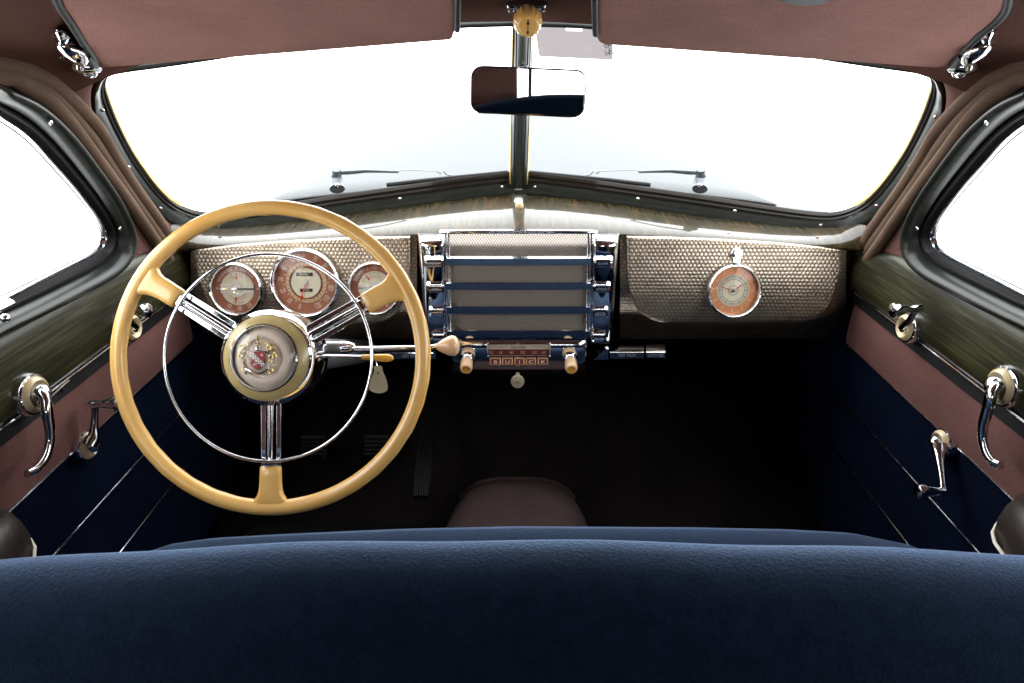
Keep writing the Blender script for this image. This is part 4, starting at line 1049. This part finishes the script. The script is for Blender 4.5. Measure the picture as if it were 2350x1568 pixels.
# ------------------------------------------------------------ sun visors
va, vb, vc = V((-.59, 1.034, 1.11)), V((-.098, 1.13, 1.147)), V((-.35, .85, 1.183))
VN = {}
n = (vb-va).cross(vc-va).normalized(); n = -n if n.z > 0 else n; VN[-1] = (va, n)
VN[1] = (V((-va.x, va.y, va.z)), V((-n.x, n.y, n.z)))
def vp(s, x, y, h=0):
    a, n = VN[s]; return on(x, y, a + n*h, n)
VIS = {-1: [(229,158),(221,150),(212,130),(188,95),(160,50),(138,18),(120,-20),(108,-70),(130,-120),(1010,-150),(1050,-110),(1050,0),(1049,68),(1042,82),(1040,90),(1036,93)],
        1: [(2184,160),(2192,152),(2205,128),(2245,85),(2290,48),(2312,20),(2318,-10),(2310,-60),(2290,-90),(1390,-150),(1366,-110),(1365,0),(1367,78),(1368,90),(1373,98),(1387,104)]}
for s in (-1, 1):
    vs = thing('sun_visor', vp(s, 640 if s < 0 else 1780, 100), ('mauve cloth sun visor folded up above the steering wheel' if s < 0 else 'mauve cloth sun visor folded up above the glovebox side'), 'sun visor', 'sun visors')
    px = VIS[s]; f_ = [vp(s, x, y, .008) for x, y in px]; bk = [p - VN[s][1]*.016 for p in f_]
    MB().use('mauve_cloth').prism(bk, f_).build('cloth_board', vs, bevel=.0055, seg=4)
    # black piping along both sides
    e1 = [vp(s, x, y, .007) for x, y in px[1:9]]; e2 = [vp(s, x, y, .007) for x, y in px[10:13]]
    for e in (e1, e2):
        b = MB().use('black_leather').tube(spline(e, 40), .0045, 10)
        b.use('black_leather'); L = spline(e, 60)
        for i in range(1, 59): 
            d_ = (L[i+1]-L[i]).normalized(); b.box(L[i] + VN[s][1]*.0044, d_, VN[s][1].cross(d_), VN[s][1], .0030, .0007, .0006)
        b.build('piping', vs)
    # bracket
    mx = lambda x: x if s < 0 else 2408 - x
    fb = lambda x, y, h: on(mx(x), y, VN[s][0] + VN[s][1]*h, VN[s][1])
    br = MB().use('chrome')
    q = [(113, 126), (120, 134), (150, 133), (188, 130), (196, 118), (180, 98), (165, 82), (148, 70), (130, 66), (119, 74), (121, 90), (124, 104), (116, 116)]
    q = [(p.x, p.y) for p in spline([(x, y, 0) for x, y in q], 44, True)]
    cx_, cy_ = 140, 102
    ringp = []
    for sc_, h in ((1.0, -.012), (1.0, -.003), (.93, .001), (.84, .0012), (.78, .004), (.5, .007), (.05, .009)):
        ringp.append([fb(cx_ + (x-cx_)*sc_, cy_ + (y-cy_)*sc_, h) for x, y in q])
    br.quadgrid(ringp, closed_u=True)
    br.tube([fb(x, y, h) for x, y, h in ((135, 98, .004), (155, 110, .010), (172, 122, .014), (182, 134, .014))], [.008, .011, .011, .010], 16)
    bo = br.build('bracket', vs, angle=60)
    for x, y in ((147, 86), (137, 129)): screw(fb(x, y, .003), VN[s][1], bo, 1.7)
    b = MB().use('chrome').tube([fb(x, y, h) for x, y, h in ((178, 138, .010), (176, 148, .012), (184, 153, .012), (205, 152, .012), (224, 156, .010))], [.005, .0085, .009, .0085, .006], 16)
    b.lathe([(.009, -.004), (.0095, .006), (.008, .009), (.0065, .0095), (.0062, .0085), (.0005, .0085)], frame(fb(205, 158, .012), (VN[s][1] - CU*.25 + CN*.35).normalized()), 26)
    ho = b.build('hinge_clamp', vs, angle=50)
    MB().use('black_leather').tube([fb(x, y, .010) for x, y in ((196, 128), (206, 140), (216, 150), (224, 158))], [.006, .007, .006, .003], 10).build('strap', vs)
    if s > 0:
        q = [(1770, -20), (1785, 0), (1815, 10), (1850, 14), (1885, 10), (1908, 0), (1920, -20), (1880, -50), (1810, -50)]
        q = [(p.x, p.y) for p in spline([(x, y, 0) for x, y in q], 30, True)]
        MB().use('black_leather').prism([vp(1, x, y, .006) for x, y in q], [vp(1, x, y, .0115) for x, y in q]).build('leather_pocket', vs, bevel=.002)
# centre roof fitting with ribbed knob
bpy.context.view_layer.update()
rl = bpy.data.objects['roof_lining']; L0 = LOC['roof_lining']
def roof_hit(x, y):
    ok, p, nn_, i_ = rl.ray_cast(CAM - L0, ray(x, y).normalized()); return (p + L0, nn_) if ok else (D(x, y, 1.0), V((0, 0, -1)))
kc, kn_ = roof_hit(1208, 12); kc = kc - ray(1208, 12)*.004
KD = -(cam_rot.transposed() @ (kc - CAM)).z
print('ROOF', kc, kn_, KD)
fit = thing('antenna_crank', kc, 'ribbed ivory ball knob with black arrow on a chrome mount above the mirror', 'roof knob')
b = MB().use('dark_chrome')
fz = V((0, -.45, -.9)).normalized()
f = frame(kc, fz, (0, -1, 0))
q = [(46, 2), (44, 11), (34, 17), (18, 19), (0, 21), (-18, 19), (-34, 17), (-44, 11), (-46, 2), (-40, -10), (-22, -18), (0, -22), (22, -18), (40, -10)]
k = KD/F*1.02
rows = []
for sc_, h in ((1, -.01), (1, .002), (.9, .006), (.72, .004), (.5, .007), (.3, .016), (.05, .018)):
    rows.append([f @ V((-p.x*k*sc_, p.y*k*sc_*1.1, h)) for p in spline([(x, y, 0) for x, y in q], 44, True)])
b.quadgrid(rows, closed_u=True).build('mount', fit, angle=60)
for sd in (-1, 1): screw(f @ V((sd*34*k, -2*k, .006)), fz, fit, 1.5)
KC = KD - .055; ax = (D(1212, 90, KC-.024) - D(1209, 26, KC+.024)).normalized()
f = frame(D(1209, 34, 1.085), ax, (1, 0, 0))
c0 = D(1211, 50, KC)
rows = []
cf0 = frame(c0, ax, (0, 1, 0))
kR = 33*KC/F
for z, r in ((-1.35, .30), (-1.15, .36), (-.98, .50), (-.75, .78), (-.4, .97), (0, 1.0), (.35, .93), (.60, .78), (.70, .66), (.715, .60), (.69, .56), (.70, .50), (.71, .01)):
    row = []
    for j in range(96):
        a = 2*PI*j/96; fl_ = 1 + (.035*math.cos(a*16) if -.8 < z < .6 else 0); row.append(cf0 @ V((kR*r*fl_*math.cos(a), kR*r*fl_*math.sin(a), kR*z)))
    rows.append(row)
kn = MB().use('ivory').quadgrid(rows, closed_u=True).build('ribbed_knob', fit, angle=40)
b = MB().use('ink')
upv = (CU - ax*CU.dot(ax)).normalized(); sx = ax.cross(upv)
pc = c0 + ax*kR*.714
b.box(pc + upv*kR*.0, sx, upv, ax, kR*.05, kR*.95, .0004)
b.prism([pc + sx*kR*.12 + upv*kR*.15, pc - sx*kR*.12 + upv*kR*.15, pc + upv*kR*.52], [p + ax*.0004 for p in (pc + sx*kR*.12 + upv*kR*.15, pc - sx*kR*.12 + upv*kR*.15, pc + upv*kR*.52)])
b.box(pc - upv*kR*.42, sx, upv, ax, kR*.14, kR*.2, .0006)
b.build('arrow_mark', kn)

# ------------------------------------------------------------ rearview mirror
MD = 1.125; mc = D(1211.5, 211, MD)
MNv = ((CAM-mc).normalized() + (V((-.20, -1.0, .955))-mc).normalized()).normalized()     # aims the glass at the rear window
mr = thing('rearview_mirror', mc, 'rounded rectangular chrome rearview mirror hanging on the centre post', 'mirror')
mrx = (CX - MNv*CX.dot(MNv)).normalized(); mrx = M.Rotation(R_(-2.2), 3, MNv) @ mrx; mry = MNv.cross(mrx)
hw, hh, rc = 131.5*MD/F*1.01, 50*MD/F*1.04, 26*MD/F
def rrect(hw, hh, rc, o, n=8):
    out = []
    for cx_, cy_, a0 in ((hw-rc, hh-rc, 0), (-hw+rc, hh-rc, 90), (-hw+rc, -hh+rc, 180), (hw-rc, -hh+rc, 270)):
        for i in range(n+1):
            a = R_(a0 + 90*i/n); out.append(mc + mrx*(cx_+rc*math.cos(a)) + mry*(cy_+rc*math.sin(a)) + MNv*o)
    return out
b = MB().use('dark_chrome').quadgrid([rrect(hw*.85, hh*.75, rc*.8, -.016), rrect(hw*.97, hh*.95, rc, -.012), rrect(hw*1.0, hh*1.0, rc, -.005), rrect(hw*1.0, hh*1.0, rc, .000), rrect(hw-.0012, hh-.0012, rc-.001, .0012), rrect(hw-.0028, hh-.0028, rc-.0025, .0006)], closed_u=True)
q = rrect(hw*.85, hh*.75, rc*.8, -.016); b.add(q, [list(range(len(q)))])
b.build('shell', mr, angle=40)
q = rrect(hw-.0026, hh-.0026, rc-.0025, .0003); MB().use('mirror').add(q, [list(range(len(q)))]).build('mirror_glass', mr)
b = MB().use('chrome'); jb = D(1203, 150, 1.14)
b.tube([mc + mry*hh*.55 - MNv*.014, D(1205, 158, 1.15), D(1203, 152, 1.17), D(1203, 147, 1.20), D(1203, 144, 1.235)], [.006, .005, .007, .009, .012], 14)
b.build('ball_joint', mr)
# clear card hung on the glass
n_ = WP[1]
def cp(x, y, h=.004): return on(x, y, Cb + WP[1]*h, WP[1])
q = [(1225, 40), (1405, 57), (1407, 134), (1404, 138), (1240, 130), (1236, 126)]
hole = [(1299, 65), (1336, 66), (1336, 71), (1299, 70)]
b = MB().use('smoked_plastic')
# four strips round the slot
for st_ in ([(1222, 40), (1405, 50), (1405, 67), (1336, 66), (1299, 65), (1226, 62)], [(1226, 62), (1299, 65), (1299, 70.5), (1228, 68)], [(1336, 66), (1405, 67), (1405, 73), (1336, 71.5)], [(1228, 68), (1299, 70.5), (1336, 71.5), (1405, 73), (1407, 134), (1404, 138), (1240, 130), (1236, 126)]):
    b.add([cp(x, y) for x, y in st_], [list(range(len(st_)))])
b.use('ink'); T = frame(cp(1393, 112, .006), WP[1]) @ M.Rotation(R_(94), 4, 'Z'); b.text('SC:100', T, .012, .8, .0001)
T = frame(cp(1402, 112, .006), WP[1]) @ M.Rotation(R_(94), 4, 'Z'); b.text('DO N', T, .010, .8, .0001)
b.build('clear_card', label='translucent grey plastic card on the glass right of the centre post', cat='card')

# ------------------------------------------------------------ light
w = bpy.data.worlds.new('World'); sc.world = w; w.use_nodes = True
bg = w.node_tree.nodes['Background']; bg.inputs[0].default_value = (.96, .98, 1.0, 1); bg.inputs[1].default_value = 6.0
sc.view_settings.view_transform = 'Standard'; sc.view_settings.look = 'None'; sc.view_settings.exposure = .18; sc.view_settings.gamma = 1
sc.cycles.use_denoising = True
sc.cycles.max_bounces = 10; sc.cycles.diffuse_bounces = 4; sc.cycles.glossy_bounces = 6; sc.cycles.transparent_max_bounces = 12
sc.cycles.caustics_reflective = False; sc.cycles.caustics_refractive = False
sc.cycles.sample_clamp_indirect = 6
